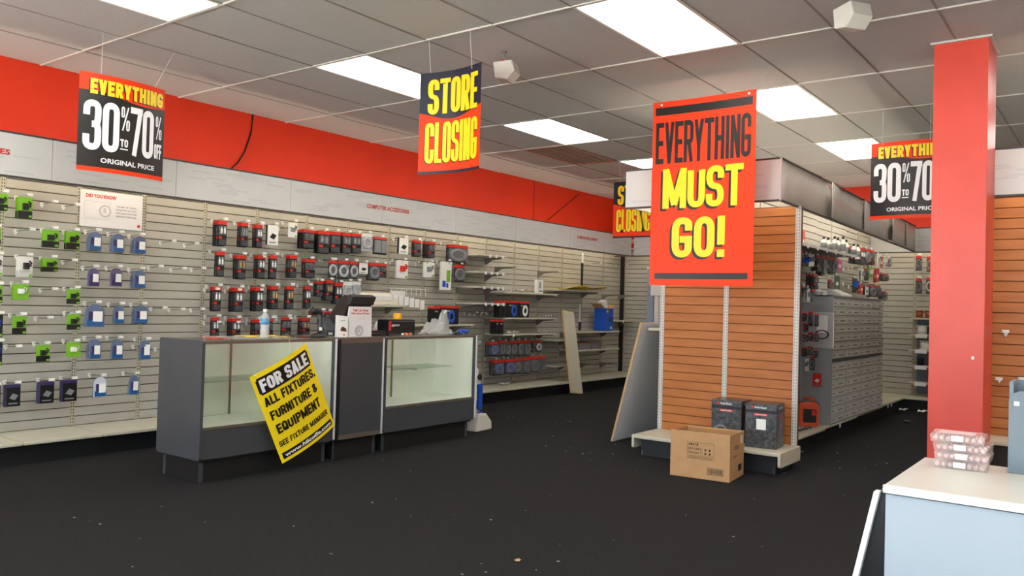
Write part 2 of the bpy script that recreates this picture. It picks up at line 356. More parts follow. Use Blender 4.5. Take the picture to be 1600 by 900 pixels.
for y0, y1, d in SECT:
    t = thing('slatwall_bay', 'greige slatwall bay '+d, 'slatwall', group='slatwall bays of the long wall')
    bx('backing', SLATBACK, (.20, .232, y0, y1, .1, 2.2), t)
    ups = [u for u in UPY if y0-.001 <= u <= y1+.001]
    for a, b in zip(ups[:-1], ups[1:]): slats(t, a+(.036 if a == y0 else .018), b-(.001 if b == y1 else .018), SLM)
    for u in ups[:-1]: upright(t, u+(.018 if u == y0 else 0), .17, 2.19, .245, .034, POST, SLOT)
    bx('base_shelf', SHELF, (.25, .80, y0+.003, y1-.003, .145, .17), t, bevel=.008)
    bx('kick_plate', BLACK, (.70, .73, y0+.001, y1-.001, 0, .145), t)
# headers (light boards with strip lamps behind them)
HX, HZ0, HZ1 = .62, 2.093, 2.398
HB = [1.5, 2.85, 3.86, 5.06, 6.28, 7.5, 8.72, 10.04, 11.02, 11.88]
HL = ['out of frame to the left but for its last red letters', 'hanging behind the first percent-off sign', 'bearing faint ghost print behind that sign', 'reading COMPUTER ACCESSORIES in red', 'blank, right after COMPUTER ACCESSORIES', 'blank, below the store closing sign', 'blank, beside the one reading HOME ENTERTAINMENT', 'reading HOME ENTERTAINMENT in red', 'blank, last before the corner']
GHOST = mat('ghost_print', (203, 203, 201), .4)
def ghosts(parent, fn, a0, a1, n):
    g = MB()
    for q in range(n):
        a = random.uniform(a0+.03, a1-.25); z = .02+.275*q/n; g.add([fn(a, z), fn(a+.2, z), fn(a+.2, z+.014), fn(a, z+.014)], [(0,1,2,3)])
    g.build('ghost_print', GHOST, parent)['kind'] = 'stuff'
for i in range(len(HB)-1):
    y0, y1 = HB[i], HB[i+1]
    t = thing('header_board', 'pale grey header board '+HL[i], 'header', group='header boards of the long wall')
    bx('board', HEAD, (HX-.02, HX, y0+.002, y1-.002, HZ0, HZ1), t)
    bx('top_trim', HEADD, (HX-.024, HX+.004, y0, y1, HZ1, HZ1+.014), t); bx('bottom_trim', HEADD, (HX-.024, HX+.004, y0, y1, HZ0-.014, HZ0), t)
    ghosts(t, lambda a, z: (HX+.0008, a, HZ0+z), y0, y1, 14)
    for yy in (y0+.2, y1-.2): bx('bracket', POST, (.235, HX-.024, yy-.01, yy+.01, HZ1-.05, HZ1-.02), t)
    if i in (1, 2, 4): print_text('CONNECT IT', y0+(.35 if i == 1 else .55), .23, .42, .05, lambda a, z: (HX+.001, a, HZ0+z), GHOST, t, .03)
    if i == 0: print_text('ACCESSORIES', onX(16, 240, HX).y-.455, .145, .455, .042, lambda a, z: (HX+.0015, a, HZ0+z), PRED, t, .035)
    if i == 3:
        a, b = onX(573, 322, HX), onX(639, 332, HX)
        print_text('COMPUTER ACCESSORIES', a.y, .145, b.y-a.y, .046, lambda a, z: (HX+.0015, a, HZ0+z), PRED, t, .035)
    if i == 7:
        a, b = onX(902, 373, HX), onX(934, 378, HX)
        print_text('HOME ENTERTAINMENT', a.y, .15, b.y-a.y, .046, lambda a, z: (HX+.0015, a, HZ0+z), PRED, t, .035)
    l = thing('strip_lamp', 'fluorescent strip tube behind the long wall header, %s from the near end' % ORD[i], 'strip lamp', group='strip lamps')
    MB().tube([(.53, y0+.05, 2.205), (.53, y1-.05, 2.205)], .013, 10).build('tube', TUBEM, l, smooth=True)
    bx('batten', WHITE, (.545, .575, y0+.03, y1-.03, 2.19, 2.22), l); 
    for yy in (y0+.035, y1-.035): bx('end_socket', WHITE, (.515, .575, yy-.012, yy+.012, 2.185, 2.225), l)

# back wall bays (two stretches, either side of the island)
def back_bay(x0, x1, desc, base=0):
    t = thing('slatwall_bay', 'greige slatwall bay on the back wall '+desc, 'slatwall', (x0, 12.5, 0), -math.pi/2, group='slatwall bays of the back wall')
    L = x1-x0
    bx('backing', SLATBACK, (.20, .232, 0, L, .1, 2.2), t)
    n = max(1, round(L/.61)); e = [L*i/n for i in range(n+1)]
    for a, b in zip(e[:-1], e[1:]): slats(t, a+.018, b-.018, SLM)
    for a in e[:-1]+[L-.02]: upright(t, a+.017 if a < .01 else a, .17, 2.19, .245, .034, POST, SLOT)
    bx('base_shelf', SHELF, (.25, .72, base+.003, L-.003, .145, .17), t, bevel=.008); bx('kick_plate', BLACK, (.62, .65, base, L, 0, .145), t)
    h = thing('header_board', 'pale header board on the back wall '+desc, 'header', (x0, 12.5, 0), -math.pi/2)
    bx('board', HEAD, (.58, .60, (.36 if x0 < 1 else .002), L-.002, HZ0, HZ1), h); bx('top_trim', HEADD, (.576, .604, 0, L, HZ1, HZ1+.014), h); bx('bottom_trim', HEADD, (.576, .604, 0, L, HZ0-.014, HZ0), h)
    for yy in (.2, L-.2): bx('bracket', POST, (.235, .58, yy-.01, yy+.01, HZ1-.05, HZ1-.02), h)
    ghosts(h, lambda a, z: (.6008, a, HZ0+z), 0, L, 12)
    l = thing('strip_lamp', 'fluorescent strip tube behind the back wall header '+desc, 'strip lamp', (x0, 12.5, 0), -math.pi/2, group='strip lamps')
    MB().tube([(.5, (.40 if x0 < 1 else .05), 2.205), (.5, L-.05, 2.205)], .013, 10).build('tube', TUBEM, l, smooth=True); bx('batten', WHITE, (.515, .545, (.38 if x0 < 1 else .03), L-.03, 2.19, 2.22), l)
# rz = -90 deg: local +x -> world -y, local +y -> world +x
back_bay(.30, 1.64, 'beside the far corner', .53); back_bay(1.64, 2.86, 'hidden behind the orange sign'); back_bay(2.86, 4.28, 'behind the island')
back_bay(4.28, 5.82, 'at the end of the drawer aisle'); back_bay(5.82, 7.04, 'behind the red pillar'); back_bay(7.04, 8.26, 'far beyond the pillar')
bx('gap_strip', mat('corner_black', (22, 22, 22), .6), (.25, .30, 12.2, 12.25, .17, 2.1)); tag(bpy.data.objects['gap_strip'], 'black vertical strip standing in for the dark gap in the far slatwall corner', 'strip')  # solid black strip stands in for the dark open gap
bpy.data.objects['gap_strip'].name = 'corner_strip'

# ------------------------------------------------------------------ island gondola
def end_gable(x0, x1, y, bays, ztop, name_label, base_z, by0, parent_cat='gondola end'):
    """wood slat end of a gondola: faces -y. Local frame turned so that +x faces the viewer."""
    t = thing('gondola_end', name_label, 'display', (x0, y+.25, 0), -math.pi/2)
    L = x1-x0; e = [L*i/bays for i in range(bays+1)]
    bx('backing', mat('wood_groove', (96, 58, 34), .7), (.20, .232, 0, L, .1, ztop), t)
    n = int((ztop-Z0)/PITCH_Z)
    for a, b in zip(e[:-1], e[1:]): slats(t, a+.014, b-.014, SLMW, n, .232)
    for i, a in enumerate(e): upright(t, min(max(a, .02), L-.02), base_z, ztop, .256, .042, POSTW, MGREY)
    return t
g = end_gable(3.745, 4.985, 6.75, 2, 2.125, 'wood slat end panel of the middle gondola behind the orange sign', .17, 6.25)
# base of the end: shelf with lipped ends and black plinth
s = bx('base_shelf', SHELF, (.26, .755, .02, 1.275, .148, .178), g, bevel=.008)
for a in (.012, 1.262):
    MB().prism([(.28, .075), (.29, .066), (.745, .066), (.757, .078), (.757, .178), (.28, .178)], a, a+.022, lambda p, q, d: (p, d, q)).build('end_lip', SHELF, g, fix=True, bevel=.003)
bx('kick_plate', mat('plinth_navy', (30, 33, 40), .5), (.30, .68, .065, 1.225, 0, .148), g)
for yy in (.08, 1.21): MB().tube([(.685, yy, 0), (.685, yy, .05)], .006).build('leveller', CHROME, g)
# canopy header around the island
t = thing('canopy_header', 'projecting pale canopy header boxed around the middle gondola', 'header')
CX0, CX1, CY = 3.61, 4.965, 6.3; CZ0, CZ1 = 2.125, 2.437
SKEW = -.10/5.55
bx('front_board', HEAD, (CX0, CX1, CY, CY+.02, CZ0, CZ1), t)
for z in (CZ0-.014, CZ1): bx('trim', HEADD, (CX0-.004, CX1+.004, CY-.004, CY+.024, z, z+.014), t)
bx('corner_trim', ALU, (CX1-.004, CX1+.008, CY-.006, CY+.012, CZ0-.01, CZ1+.01), t)
ghosts(t, lambda a, z: (a, CY-.0008, CZ0+z), CX0, CX1, 16)
HSIDE = mat('header_side', (212, 205, 196), .38, var=.06, scale=5, stretch=(1, 1, .6))
seg = [6.32, 7.62, 8.95, 10.2, 11.2, 11.86]
for j in range(5):                      # bowed side panels, slightly sprung out of their track
    a, b = seg[j], seg[j+1]; mb = MB(); n = 10; bow = (.0, .045, .02, .05, .012)[j]
    for q in range(n+1):
        u = q/n; y = a+(b-a)*u; x = CX1+SKEW*(y-CY)+(bow*(max(0, 1-u*2.2)**2) if j else .0)
        zz = CZ1-(.02*(y-CY)/5.5); z0 = CZ0-(.03*(y-CY)/5.5)
        mb.v += [(x, y, z0), (x, y, zz), (x-.006, y, z0), (x-.006, y, zz)]
    for q in range(n):
        i = q*4; mb.f += [(i, i+4, i+5, i+1), (i+2, i+3, i+7, i+6), (i+1, i+5, i+7, i+3), (i, i+2, i+6, i+4)]
    mb.f += [(0, 1, 3, 2), (n*4, n*4+2, n*4+3, n*4+1)]
    mb.build('side_board', HSIDE, t, smooth=True, fix=True)
M = Matrix.Translation((CX1, CY, 0)) @ Matrix.Rotation(math.atan(-SKEW), 4, 'Z')
for z, dz in ((CZ0-.014, -.03), (CZ1, -.02)):
    mb = MB(); mb.box(-.012, .008, .02, 5.56, z, z+.014, M); mb.v = [(v[0], v[1], v[2]+dz*(v[1]-CY)/5.5) for v in mb.v]; mb.build('trim', HEADD, t)
bx('side_board', HEAD, (CX0, CX0+.02, CY+.02, 11.86, CZ0, CZ1), t)
MB().box(-.026, -.016, .03, 5.54, CZ0, CZ1-.03, M).build('tube_screen', HSIDE, t)  # added screen, keeps the bright strip tube out of the panel gaps
for yy in (6.9, 8.2, 9.5, 10.8, 11.6): bx('bracket', POST, (4.41, CX1+SKEW*(yy-CY)-.02, yy-.01, yy+.01, CZ1-.06, CZ1-.03), t)
for nm, pts, bt in (('under the canopy front', [(3.75, 6.40, 2.24), (4.85, 6.40, 2.24)], (3.72, 4.88, 6.355, 6.385, 2.225, 2.255)), ('along the canopy side over the drawers', [(4.80, 6.6, 2.24), (4.73, 11.7, 2.24)], (4.76, 4.79, 6.6, 6.7, 2.22, 2.25)), ('along the far side of the canopy', [(3.72, 6.7, 2.24), (3.72, 11.7, 2.24)], (3.67, 3.70, 6.65, 11.72, 2.225, 2.255))):
    l = thing('strip_lamp', 'fluorescent strip tube '+nm, 'strip lamp', group='strip lamps')
    MB().tube(pts, .013, 10).build('tube', TUBEM, l, smooth=True); bx('batten', WHITE, bt, l)
# run of the gondola, both faces
def side_run(y0, y1, desc):
    t = thing('gondola_run', 'greige slatwall side of the middle gondola '+desc, 'display', group='gondola side runs')
    off = SKEW*((y0+y1)/2-CY)
    bx('core', SLATBACK, (4.36+off, 4.402+off, y0, y1, .1, 2.5), t)
    e = [y0+(y1-y0)*i/2 for i in range(3)]
    for a, b in zip(e[:-1], e[1:]): slats(t, a+.018, b-.018, SLM, 31, 4.402+off)
    for a in e[:-1]: upright(t, a+.02, .17, 2.48, 4.416+off, .034, POST, SLOT)
    bx('base_shelf', SHELF, (4.42+off, 4.875+off, y0+.003, y1-.003, .145, .17), t, bevel=.008); bx('kick_plate', BLACK, (4.77+off, 4.80+off, y0, y1, 0, .145), t)
side_run(6.80, 8.02, 'nearest the wood end'); side_run(8.02, 9.24, 'behind the start of the drawers'); side_run(9.24, 10.46, 'behind the rest of the drawers'); side_run(10.46, 11.75, 'next to the back wall')
t = thing('gondola_back_run', 'far side of the middle gondola with the shelf the grey board leans on', 'display')
bx('core', SLAT, (4.16, 4.20, 6.80, 11.75, .1, 2.5), t); bx('base_shelf', SHELF, (3.78, 4.16, 6.80, 11.75, .145, .17), t); bx('kick_plate', BLACK, (3.86, 3.89, 6.8, 11.75, 0, .145), t)
bx('shelf', SHELF, (3.60, 4.16, 6.80, 8.0, 1.05, 1.075), t)
# second gondola beyond the pillar
g2 = end_gable(6.28, 7.52, 6.8, 2, 2.2, 'wood slat end panel of the gondola to the side of the red pillar', .42, 6.25)
bx('base_shelf', SHELF, (.26, .60, -.02, 1.26, .392, .42), g2, bevel=.008); bx('kick_plate', mat('plinth_brown', (44, 34, 30), .5), (.28, .52, .03, 1.21, 0, .392), g2)
t = thing('canopy_header', 'pale canopy header on the gondola to the side of the red pillar', 'header')
bx('front_board', HEAD, (6.20, 7.60, 6.5, 6.52, 2.10, 2.41), t); bx('trim', HEADD, (6.196, 7.604, 6.496, 6.524, 2.086, 2.10), t); bx('trim', HEADD, (6.196, 7.604, 6.496, 6.524, 2.41, 2.424), t)
bx('side_board', HEAD, (6.20, 6.22, 6.52, 11.8, 2.10, 2.41), t)
bx('side_board', HEAD, (7.58, 7.60, 6.52, 11.8, 2.10, 2.41), t)
ghosts(t, lambda a, z: (a, 6.4992, 2.10+z), 6.2, 7.6, 16)
l = thing('strip_lamp', 'fluorescent strip tube under the canopy to the side of the pillar', 'strip lamp', group='strip lamps')
MB().tube([(6.35, 6.6, 2.24), (7.45, 6.6, 2.24)], .013, 10).build('tube', TUBEM, l, smooth=True); bx('batten', WHITE, (6.32, 7.48, 6.56, 6.585, 2.225, 2.255), l)
t = thing('gondola_back_run', 'plain core of the gondola behind the pillar', 'display')
bx('core', SLAT, (6.86, 6.94, 6.87, 11.5, .1, 2.2), t); bx('base_shelf', SHELF, (6.38, 7.42, 6.87, 11.5, .145, .17), t); bx('kick_plate', BLACK, (6.46, 7.34, 6.87, 11.5, 0, .145), t)

# ------------------------------------------------------------------ counter: showcase, register stand, showcase
CXB, CXF = 1.69, 2.2
def rrect(a0, a1, b0, b1, r, n=5):
    P = []
    for cx, cy, s in ((a1-r, b1-r, 0), (a0+r, b1-r, 1), (a0+r, b0+r, 2), (a1-r, b0+r, 3)):
        for i in range(n+1):
            a = (s+i/n)*math.pi/2; P.append((cx+r*math.cos(a), cy+r*math.sin(a)))
    return P
def showcase(y0, y1, label, endcol):
    t = thing('glass_showcase', label, 'showcase')
    MB().prism(rrect(CXB-.01, CXF+.005, .158, .958, .02), y0, y0+.022, lambda a, b, d: (a, d, b)).build('end_panel', GREY, t, fix=True)
    MB().prism(rrect(CXB-.01, CXF+.005, .158, .958, .02), y1-.022, y1, lambda a, b, d: (a, d, b)).build('end_panel', endcol, t, fix=True)
    bx('edge_strip', mat('edge_bright', (236, 238, 245), .25, metal=.3), (CXF+.005, CXF+.011, y1-.02, y1-.002, .17, .95), t)
    a, b = y0+.023, y1-.023
    bx('front_panel', GREY, (CXF-.03, CXF-.008, a, b, .158, .355), t); bx('deck', INWHITE, (CXB+.02, CXF-.01, a, b, .355, .372), t)
    bx('deck_trim', BRONZE, (CXF-.01, CXF-.002, a, b, .355, .374), t); bx('underside', BLACK, (CXB, CXF-.03, a, b, .14, .158), t)
    k = bx('kick_plate', BLACK, (CXB+.03, CXF-.06, a+.02, b-.02, 0, .14), t)
    for yy in (a+.02, b-.05): bx('kick_post', DGREY, (CXF-.061, CXF-.055, yy, yy+.03, 0, .14), k)
    for xx in (CXB+.024, ): bx('kick_post', DGREY, (xx, xx+.03, a+.014, a+.02, 0, .14), k)
    bx('front_glass', GLASS, (CXF-.014, CXF-.008, a, b, .374, .938), t); bx('top_glass', GLASS, (CXB+.01, CXF-.003, a, b, .95, .957), t)
    f = MB(); f.box(CXF-.02, CXF, a, b, .932, .953); f.box(CXF-.05, CXF-.02, a, b, .949, .953); f.box(CXB, CXB+.02, a, b, .936, .953); f.build('top_frame', BRONZE, t)  # inner lip added to hide the case tube from above
    for yy in (y0+.023, y1-.026): bx('side_lining', INWHITE, (CXB+.02, CXF-.03, yy, yy+.003, .372, .936), t)
    MB().tube([(CXF-.034, a+.03, .941), (CXF-.034, b-.03, .941)], .006, 8).build('added_case_lamp', CASE_FILL, t, smooth=True)  # added tube, only there to lift the brightness inside the case
    mid = (a+b)/2
    bx('sliding_door', DOORP, (CXB+.006, CXB+.012, a, mid+.03, .372, .936), t); bx('sliding_door', DOORP, (CXB+.016, CXB+.022, mid-.03, b, .372, .936), t)
    f = MB(); f.box(CXB+.022, CXB+.028, mid-.035, mid-.02, .372, .936); f.build('door_stile', BRONZE, t)
    bx('shelf', GLASSG, (CXB+.03, CXF-.16, a+.01, b-.14, .655, .663), t)
    bx('shelf_rail', ALU, (CXB+.03, CXF-.17, mid-.03, mid-.02, .64, .655), t)
    return t
showcase(3.15, 4.315, 'dark grey glass showcase with the yellow for-sale poster hanging on it', GREY)
showcase(4.835, 6.035, 'dark grey glass showcase at the far end, topped with crumpled plastic', GREY)
t = thing('register_stand', 'dark grey register stand between the two glass showcases', 'counter')
a, b = 4.33, 4.825
bx('front_panel', GREY, (CXF-.02, CXF, a+.03, b-.02, .19, .915), t); bx('body', GREY, (CXB, CXF-.02, a, b, .155, .94), t)
bx('top_board', BRONZE, (CXB-.01, CXF+.004, a, b, .94, .958), t, bevel=.003); bx('top_trim', BRONZE, (CXF-.001, CXF+.003, a+.03, b-.01, .912, .942), t); bx('bottom_trim', BRONZE, (CXF-.001, CXF+.004, a+.025, b-.01, .158, .192), t)
bx('edge_strip', MATS['edge_bright'], (CXF, CXF+.008, b-.016, b-.002, .16, .945), t); bx('side_post', BLKP, (CXF-.01, CXF+.002, a, a+.028, .155, .94), t)
k = bx('kick_plate', BLACK, (CXB+.03, CXF-.06, a+.02, b-.02, 0, .155), t); bx('kick_post', DGREY, (CXF-.061, CXF-.055, b-.05, b-.02, 0, .155), k); bx('kick_post', DGREY, (CXF-.061, CXF-.055, a+.02, a+.035, 0, .155), k)

# ------------------------------------------------------------------ signs
def sign_fn(o, ux, uz, un, w, bow):
    o, ux, uz, un = map(Vector, (o, ux, uz, un))
    def P(u, v, off=0): return o+ux*u+uz*v+un*(bow*(1-(2*u/w-1)**2)+off)
    return P
def sheet(P, u0, u1, v0, v1, off, name, mt, parent=None, thick=.0015, edge=None, n=14):
    """a bent sheet; edge: function u -> v for a curved lower border"""
    mb = MB()
    for i in range(n+1):
        u = u0+(u1-u0)*i/n; lo = edge(u) if edge else v0
        mb.v += [P(u, lo, off), P(u, v1, off), P(u, lo, off-thick), P(u, v1, off-thick)]
    for i in range(n):
        j = i*4; mb.f += [(j, j+4, j+5, j+1), (j+2, j+3, j+7, j+6), (j+1, j+5, j+7, j+3), (j, j+2, j+6, j+4)]
    mb.f += [(0, 1, 3, 2), (n*4, n*4+2, n*4+3, n*4+1)]
    return mb.build(name, mt, parent, fix=True, smooth=False)
def strings(t, pairs):
    for a, b in pairs:
        MB().tube([a, b], .0018, 6).build('string', STRING, t); MB().torus(.007, .0015, Matrix.Translation(b) @ Matrix.Rotation(math.pi/2, 4, 'X'), 10, 5).build('ring', CHROME, t)
def percent_sign(o, ux, un, w, h, bow, label, strs):
    t = thing('percent_off_sign', label, 'sign', group='hanging percent-off signs')
    P = sign_fn(o, ux, (0,0,1), un, w, bow)
    sheet(P, 0, w, 0, h, 0, 'backing', PBLK, t)
    sheet(P, 0, w, .775*h, h, .001, 'red_band', SRED, t, edge=lambda u: h*(.79+.035*math.sin(u/w*5.2+1.0)))
    sheet(P, 0, w, 0, .045*h, .001, 'red_foot', SRED, t)
    fs = lambda a, b: P(a, b, .0025); f = lambda a, b: P(a, b, .0035)
    word(MB(), 'EVERYTHING', .098*w, .785*h, .86*w, .155*h, lambda a, b: fs(a-.004, b-.004), .42, .24, .1).build('letter_shadow', PBLK, t)
    word(MB(), 'EVERYTHING', .105*w, .79*h, .86*w, .155*h, f, .42, .24, .1).build('lettering', PYEL, t)
    for tx, d in (('30', (.045, .215, .375, .51, .36, .13, .06)), ('70', (.545, .215, .30, .51, .36, .13, .02)), ('%', (.43, .45, .115, .27, .36, .14, .1)), ('%', (.865, .43, .1, .27, .36, .14, .1)), ('TO', (.435, .29, .09, .08, .36, .22, .1)), ('OFF', (.86, .23, .105, .16, .42, .2, .1))):
        word(MB(), tx, d[0]*w, d[1]*h, d[2]*w, d[3]*h, f, *d[4:]).build('lettering', PWHT, t)
    MB().add([f(.435*w, .26*h), f(.525*w, .26*h), f(.525*w, .272*h), f(.435*w, .272*h)], [(0,1,2,3)]).build('underline', PWHT, t)
    print_text('ORIGINAL PRICE', .23*w, .095*h, .64*w, .052*h, f, PWHT, t, .025)
    strings(t, strs); return t
percent_sign((1.28, 2.72, 2.11), (0, 1, 0), (1, 0, 0), .635, .69, .05, 'black and red sign reading EVERYTHING 30 to 70 percent off, hanging at the left',
             [(Vector((1.305, 2.86, 3.1)), onX(158, 119, 1.30)), (Vector((1.305, 3.40, 3.1)), onX(241, 139, 1.30))])
percent_sign((5.24, 7.9, 2.11), (1, 0, 0), (0, -1, 0), .62, .69, .03, 'black and red sign reading EVERYTHING 30 to 70, half hidden by the red pillar',
             [(Vector((5.34, 7.88, 3.1)), Vector((5.34, 7.88, 2.785))), (Vector((5.73, 7.88, 3.1)), Vector((5.73, 7.87, 2.785)))])
def closing_sign(o, w, h, label, bow=-.05):
    t = thing('store_closing_sign', label, 'sign', group='hanging store closing signs')
    P = sign_fn(o, (1,0,0), (0,0,1), (0,-1,0), w, bow)
    sheet(P, 0, w, 0, h, 0, 'backing', SRED, t)
    sheet(P, 0, w, .5*h, h, .001, 'navy_band', PNAVY, t, edge=lambda u: h*(.575+.045*math.sin(u/w*5.0+2.4)))
    sheet(P, 0, w, 0, .028*h, .001, 'navy_foot', PNAVY, t)
    f = lambda a, b: P(a, b, .0035); sh = lambda a, b: P(a-.006, b-.006, .0025)
    for mt, fn, nm in ((PBLK, sh, 'letter_shadow'), (PYEL, f, 'lettering')):
        word(MB(), 'STORE', .11*w, .585*h, .82*w, .345*h, fn, .44, .13, .06).build(nm, mt, t); word(MB(), 'CLOSING', .085*w, .105*h, .86*w, .40*h, fn, .44, .1, .07).build(nm, mt, t)
    strings(t, [(Vector((o[0]+.07*1, o[1], 3.1)), Vector((o[0]+.07, o[1]+.03, o[2]+h-.02))), (Vector((o[0]+w-.11, o[1], 3.1)), Vector((o[0]+w-.11, o[1]+.03, o[2]+h-.02)))])
closing_sign((3.11, 4.21, 2.152), .555, .715, 'navy and red STORE CLOSING sign hanging over the counter aisle')
closing_sign((1.873, 9.1, 2.125), .555, .71, 'smaller looking STORE CLOSING sign far back, half hidden by the orange sign', .0)
t = thing('must_go_sign', 'tall orange sign reading EVERYTHING MUST GO! hanging before the island', 'sign')
w, h = .855, 1.475; P = sign_fn((4.035, 5.96, 1.44), (1, 0, 0), (0, 0, 1), (0, -1, 0), w, -.02)
sheet(P, 0, w, 0, h, 0, 'backing', SRED, t)
sheet(P, .025*w, .965*w, .925*h, .968*h, .001, 'bar', PBLK, t); sheet(P, .05*w, .95*w, .035*h, .067*h, .001, 'bar', PBLK, t)
f = lambda a, b: P(a, b, .004); sh = lambda a, b: P(a-.022*w, b-.012*h, .0025)
word(MB(), 'EVERYTHING', .035*w, .66*h, .92*w, .225*h, f, .34, .12, .1).build('lettering', PBLK, t)
for mt, fn, nm in ((PBLK, sh, 'letter_shadow'), (PYEL, f, 'lettering')):
    word(MB(), 'MUST', .115*w, .415*h, .78*w, .215*h, fn, .36, .15, .06).build(nm, mt, t); word(MB(), 'GO!', .215*w, .15*h, .525*w, .215*h, fn, .36, .17, .08).build(nm, mt, t)
strings(t, [(Vector((3.77, 6.08, 3.1)), P(.06*w, .985*h, .004)), (Vector((4.98, 6.08, 3.1)), P(.93*w, .985*h, .004))])
for u in (.085, .93): MB().lathe([(.009, 0), (.009, .003)], 10, P(u*w, .982*h, .004), Matrix.Rotation(math.pi/2, 3, 'X')).build('grommet', TAGW, t)
# for-sale poster hung on the showcase
t = thing('for_sale_poster', 'yellow FOR SALE poster hanging askew on the front of the showcase', 'poster')
BL, BR, TL = Vector((2.26, 3.786, .062)), Vector((2.26, 4.266, .29)), Vector((2.26, 3.475, .697))
ux = (BR-BL).normalized(); uz = ux.cross(Vector((1, 0, 0)));  uz = -uz if uz.z < 0 else uz
w, h = (BR-BL).length, (TL-BL).length
P = sign_fn(BL+Vector((.0, 0, 0)), ux, uz, (1, 0, 0), w, .035)
sheet(P, 0, w, 0, h, 0, 'backing', SYEL, t)
f1 = lambda a, b: P(a, b, .002); f = lambda a, b: P(a, b, .004)
mb = MB(); pts = rrect(.05*w, .95*w, .77*h, .945*h, .022)
def strip_poly(mb, u0, u1, v0, v1, fn, n=14):
    for i in range(n):
        a, b = u0+(u1-u0)*i/n, u0+(u1-u0)*(i+1)/n; mb.add([fn(a, v0), fn(b, v0), fn(b, v1), fn(a, v1)], [(0,1,2,3)])
strip_poly(mb, .065*w, .935*w, .765*h, .95*h, f1); strip_poly(mb, .045*w, .955*w, .785*h, .93*h, f1); mb.build('black_panel', PBLK, t)
mb = MB(); strip_poly(mb, .04*w, .96*w, .035*h, .105*h, f1); mb.build('black_panel', PBLK, t)
m = MB(); word(m, 'FOR SALE', .085*w, .79*h, .83*w, .135*h, f, .40, .2, .08); m.build('lettering', PWHT, t)
for tx, d in (('ALL FIXTURES,', (.06, .635, .9, .098, .36, .09)), ('FURNITURE &', (.075, .475, .83, .098, .36, .09)), ('EQUIPMENT', (.09, .31, .78, .105, .36, .09)), ('SEE FIXTURE MANAGER', (.05, .175, .89, .06, .30, .12))):
    word(MB(), tx, d[0]*w, d[1]*h, d[2]*w, d[3]*h, f, d[4], .2, d[5]).build('lettering', PBLK, t)
print_text('www.hilcoffe.com', .07*w, .05*h, .86*w, .042*h, f, PWHT, t, .035)
MB().tube([onX(452, 530, 2.215), onX(453, 549, 2.285)], .0015, 6).build('string', STRING, t)
MB().tube([P(.06*w, .955*h, .003), P(.07*w, .99*h, .01), P(.055*w, 1.01*h, -.002)], .0018, 6).build('string', STRING, t)
# did-you-know card on the slat wall
t = thing('info_card', 'white DID YOU KNOW card with red heading on the slatwall', 'sign')
a, b, c = onX(127, 295, .27), onX(224, 308, .27), onX(125, 341, .27)
w = b.y-a.y; h = .30; o = Vector((.262, a.y, a.z-h)); f = lambda u, v: o+Vector((.0042, u, v))
bx('card', mat('info_white', (226, 224, 226), .35), (.258, .262+.003, o.y, o.y+w, o.z, o.z+h), t)
print_text('DID YOU KNOW', .08*w, .80*h, .48*w, .105*h, f, PRED, t, .045)
PG = mat('print_grey', (186, 186, 188), .5); m = MB()
for d in ((.06, .46, .70, .71), (.06, .46, .22, .23), (.06, .065, .22, .71), (.455, .46, .22, .71)): m.add([f(d[0]*w, d[2]*h), f(d[1]*w, d[2]*h), f(d[1]*w, d[3]*h), f(d[0]*w, d[3]*h)], [(0,1,2,3)])
m.torus(.045, .006, Matrix.Translation(f(.385*w, .46*h)) @ Matrix.Rotation(math.pi/2, 4, 'Y') @ Matrix.Scale(.1, 4, (0,0,1)), 20, 6); m.build('card_outline', PG, t)
print_text('R', .36*w, .39*h, .055*w, .15*h, f, PG, t, .02)
for k, s in enumerate(('YOU MAY GET SPECIAL', 'FINANCING ON YOUR', 'PURCHASE WITH OUR', 'RADIOSHACK CREDIT CARD')): print_text(s, .56*w, (.60-k*.09)*h, .34*w, .045*h, f, mat('print_mid', (110, 108, 110), .5), t, .01)
MB().lathe([(.014, 0), (.014, .001)], 12, f(.94*w, .12*h), Matrix.Rotation(math.pi/2, 3, 'Y')).build('seal', PRED, t)

# ------------------------------------------------------------------ products: prototypes in a unit frame (face +x, width y -.5..+.5, height z -1..0)
class Proto:
    def __init__(s): s.p = []
    def part(s, name, mt, mb, over=None, **k): s.p.append((name, mb.mesh(name, mt, **k), over)); return s
    def put(s, name, label, cat, loc, w, h, rz=0, group=None, tilt=0):
        root = None; last = None
        for nm, me, over in s.p:
            if root is None:
                root = link(name, me, None, loc, (tilt, 0, rz), (1, w, h)); tag(root, label, cat, group); last = root
            else: link(nm, me, root)
        return root
def B(*a): return MB().box(*a)
def arch(a, b, top, n=8):
    return [(-a, -b), (a, -b), (a, -top)]+[(a*math.cos(t*math.pi/n), -top+top*math.sin(t*math.pi/n)) for t in range(1, n)]+[(-a, -top)]
def cable_pack(plug, top=PRED, dark=BLK):
    p = Proto().part('card', dark, B(0, .004, -.5, .5, -1, 0)).part('header_strip', top, B(.004, .006, -.5, .5, -.15, 0))
    p.part('plug', plug, MB().lathe([(.06, -.52), (.09, -.5), (.09, -.34), (.05, -.3), (.05, -.24), (.02, -.23)], 8, (.016, -.18, 0), Matrix.Diagonal((.12, 1, 1))))
    p.part('plug', plug, MB().lathe([(.06, -.52), (.09, -.5), (.09, -.34), (.05, -.3), (.05, -.24), (.02, -.23)], 8, (.016, .18, 0), Matrix.Diagonal((.12, 1, 1))))
    p.part('blister', CLEAR, B(.004, .022, -.4, .4, -.58, -.21)); p.part('label', PRED, B(.004, .008, -.38, -.05, -.72, -.62)); p.part('cable_loop', DGREY, B(.004, .018, -.4, .4, -.97, -.74))
    return p
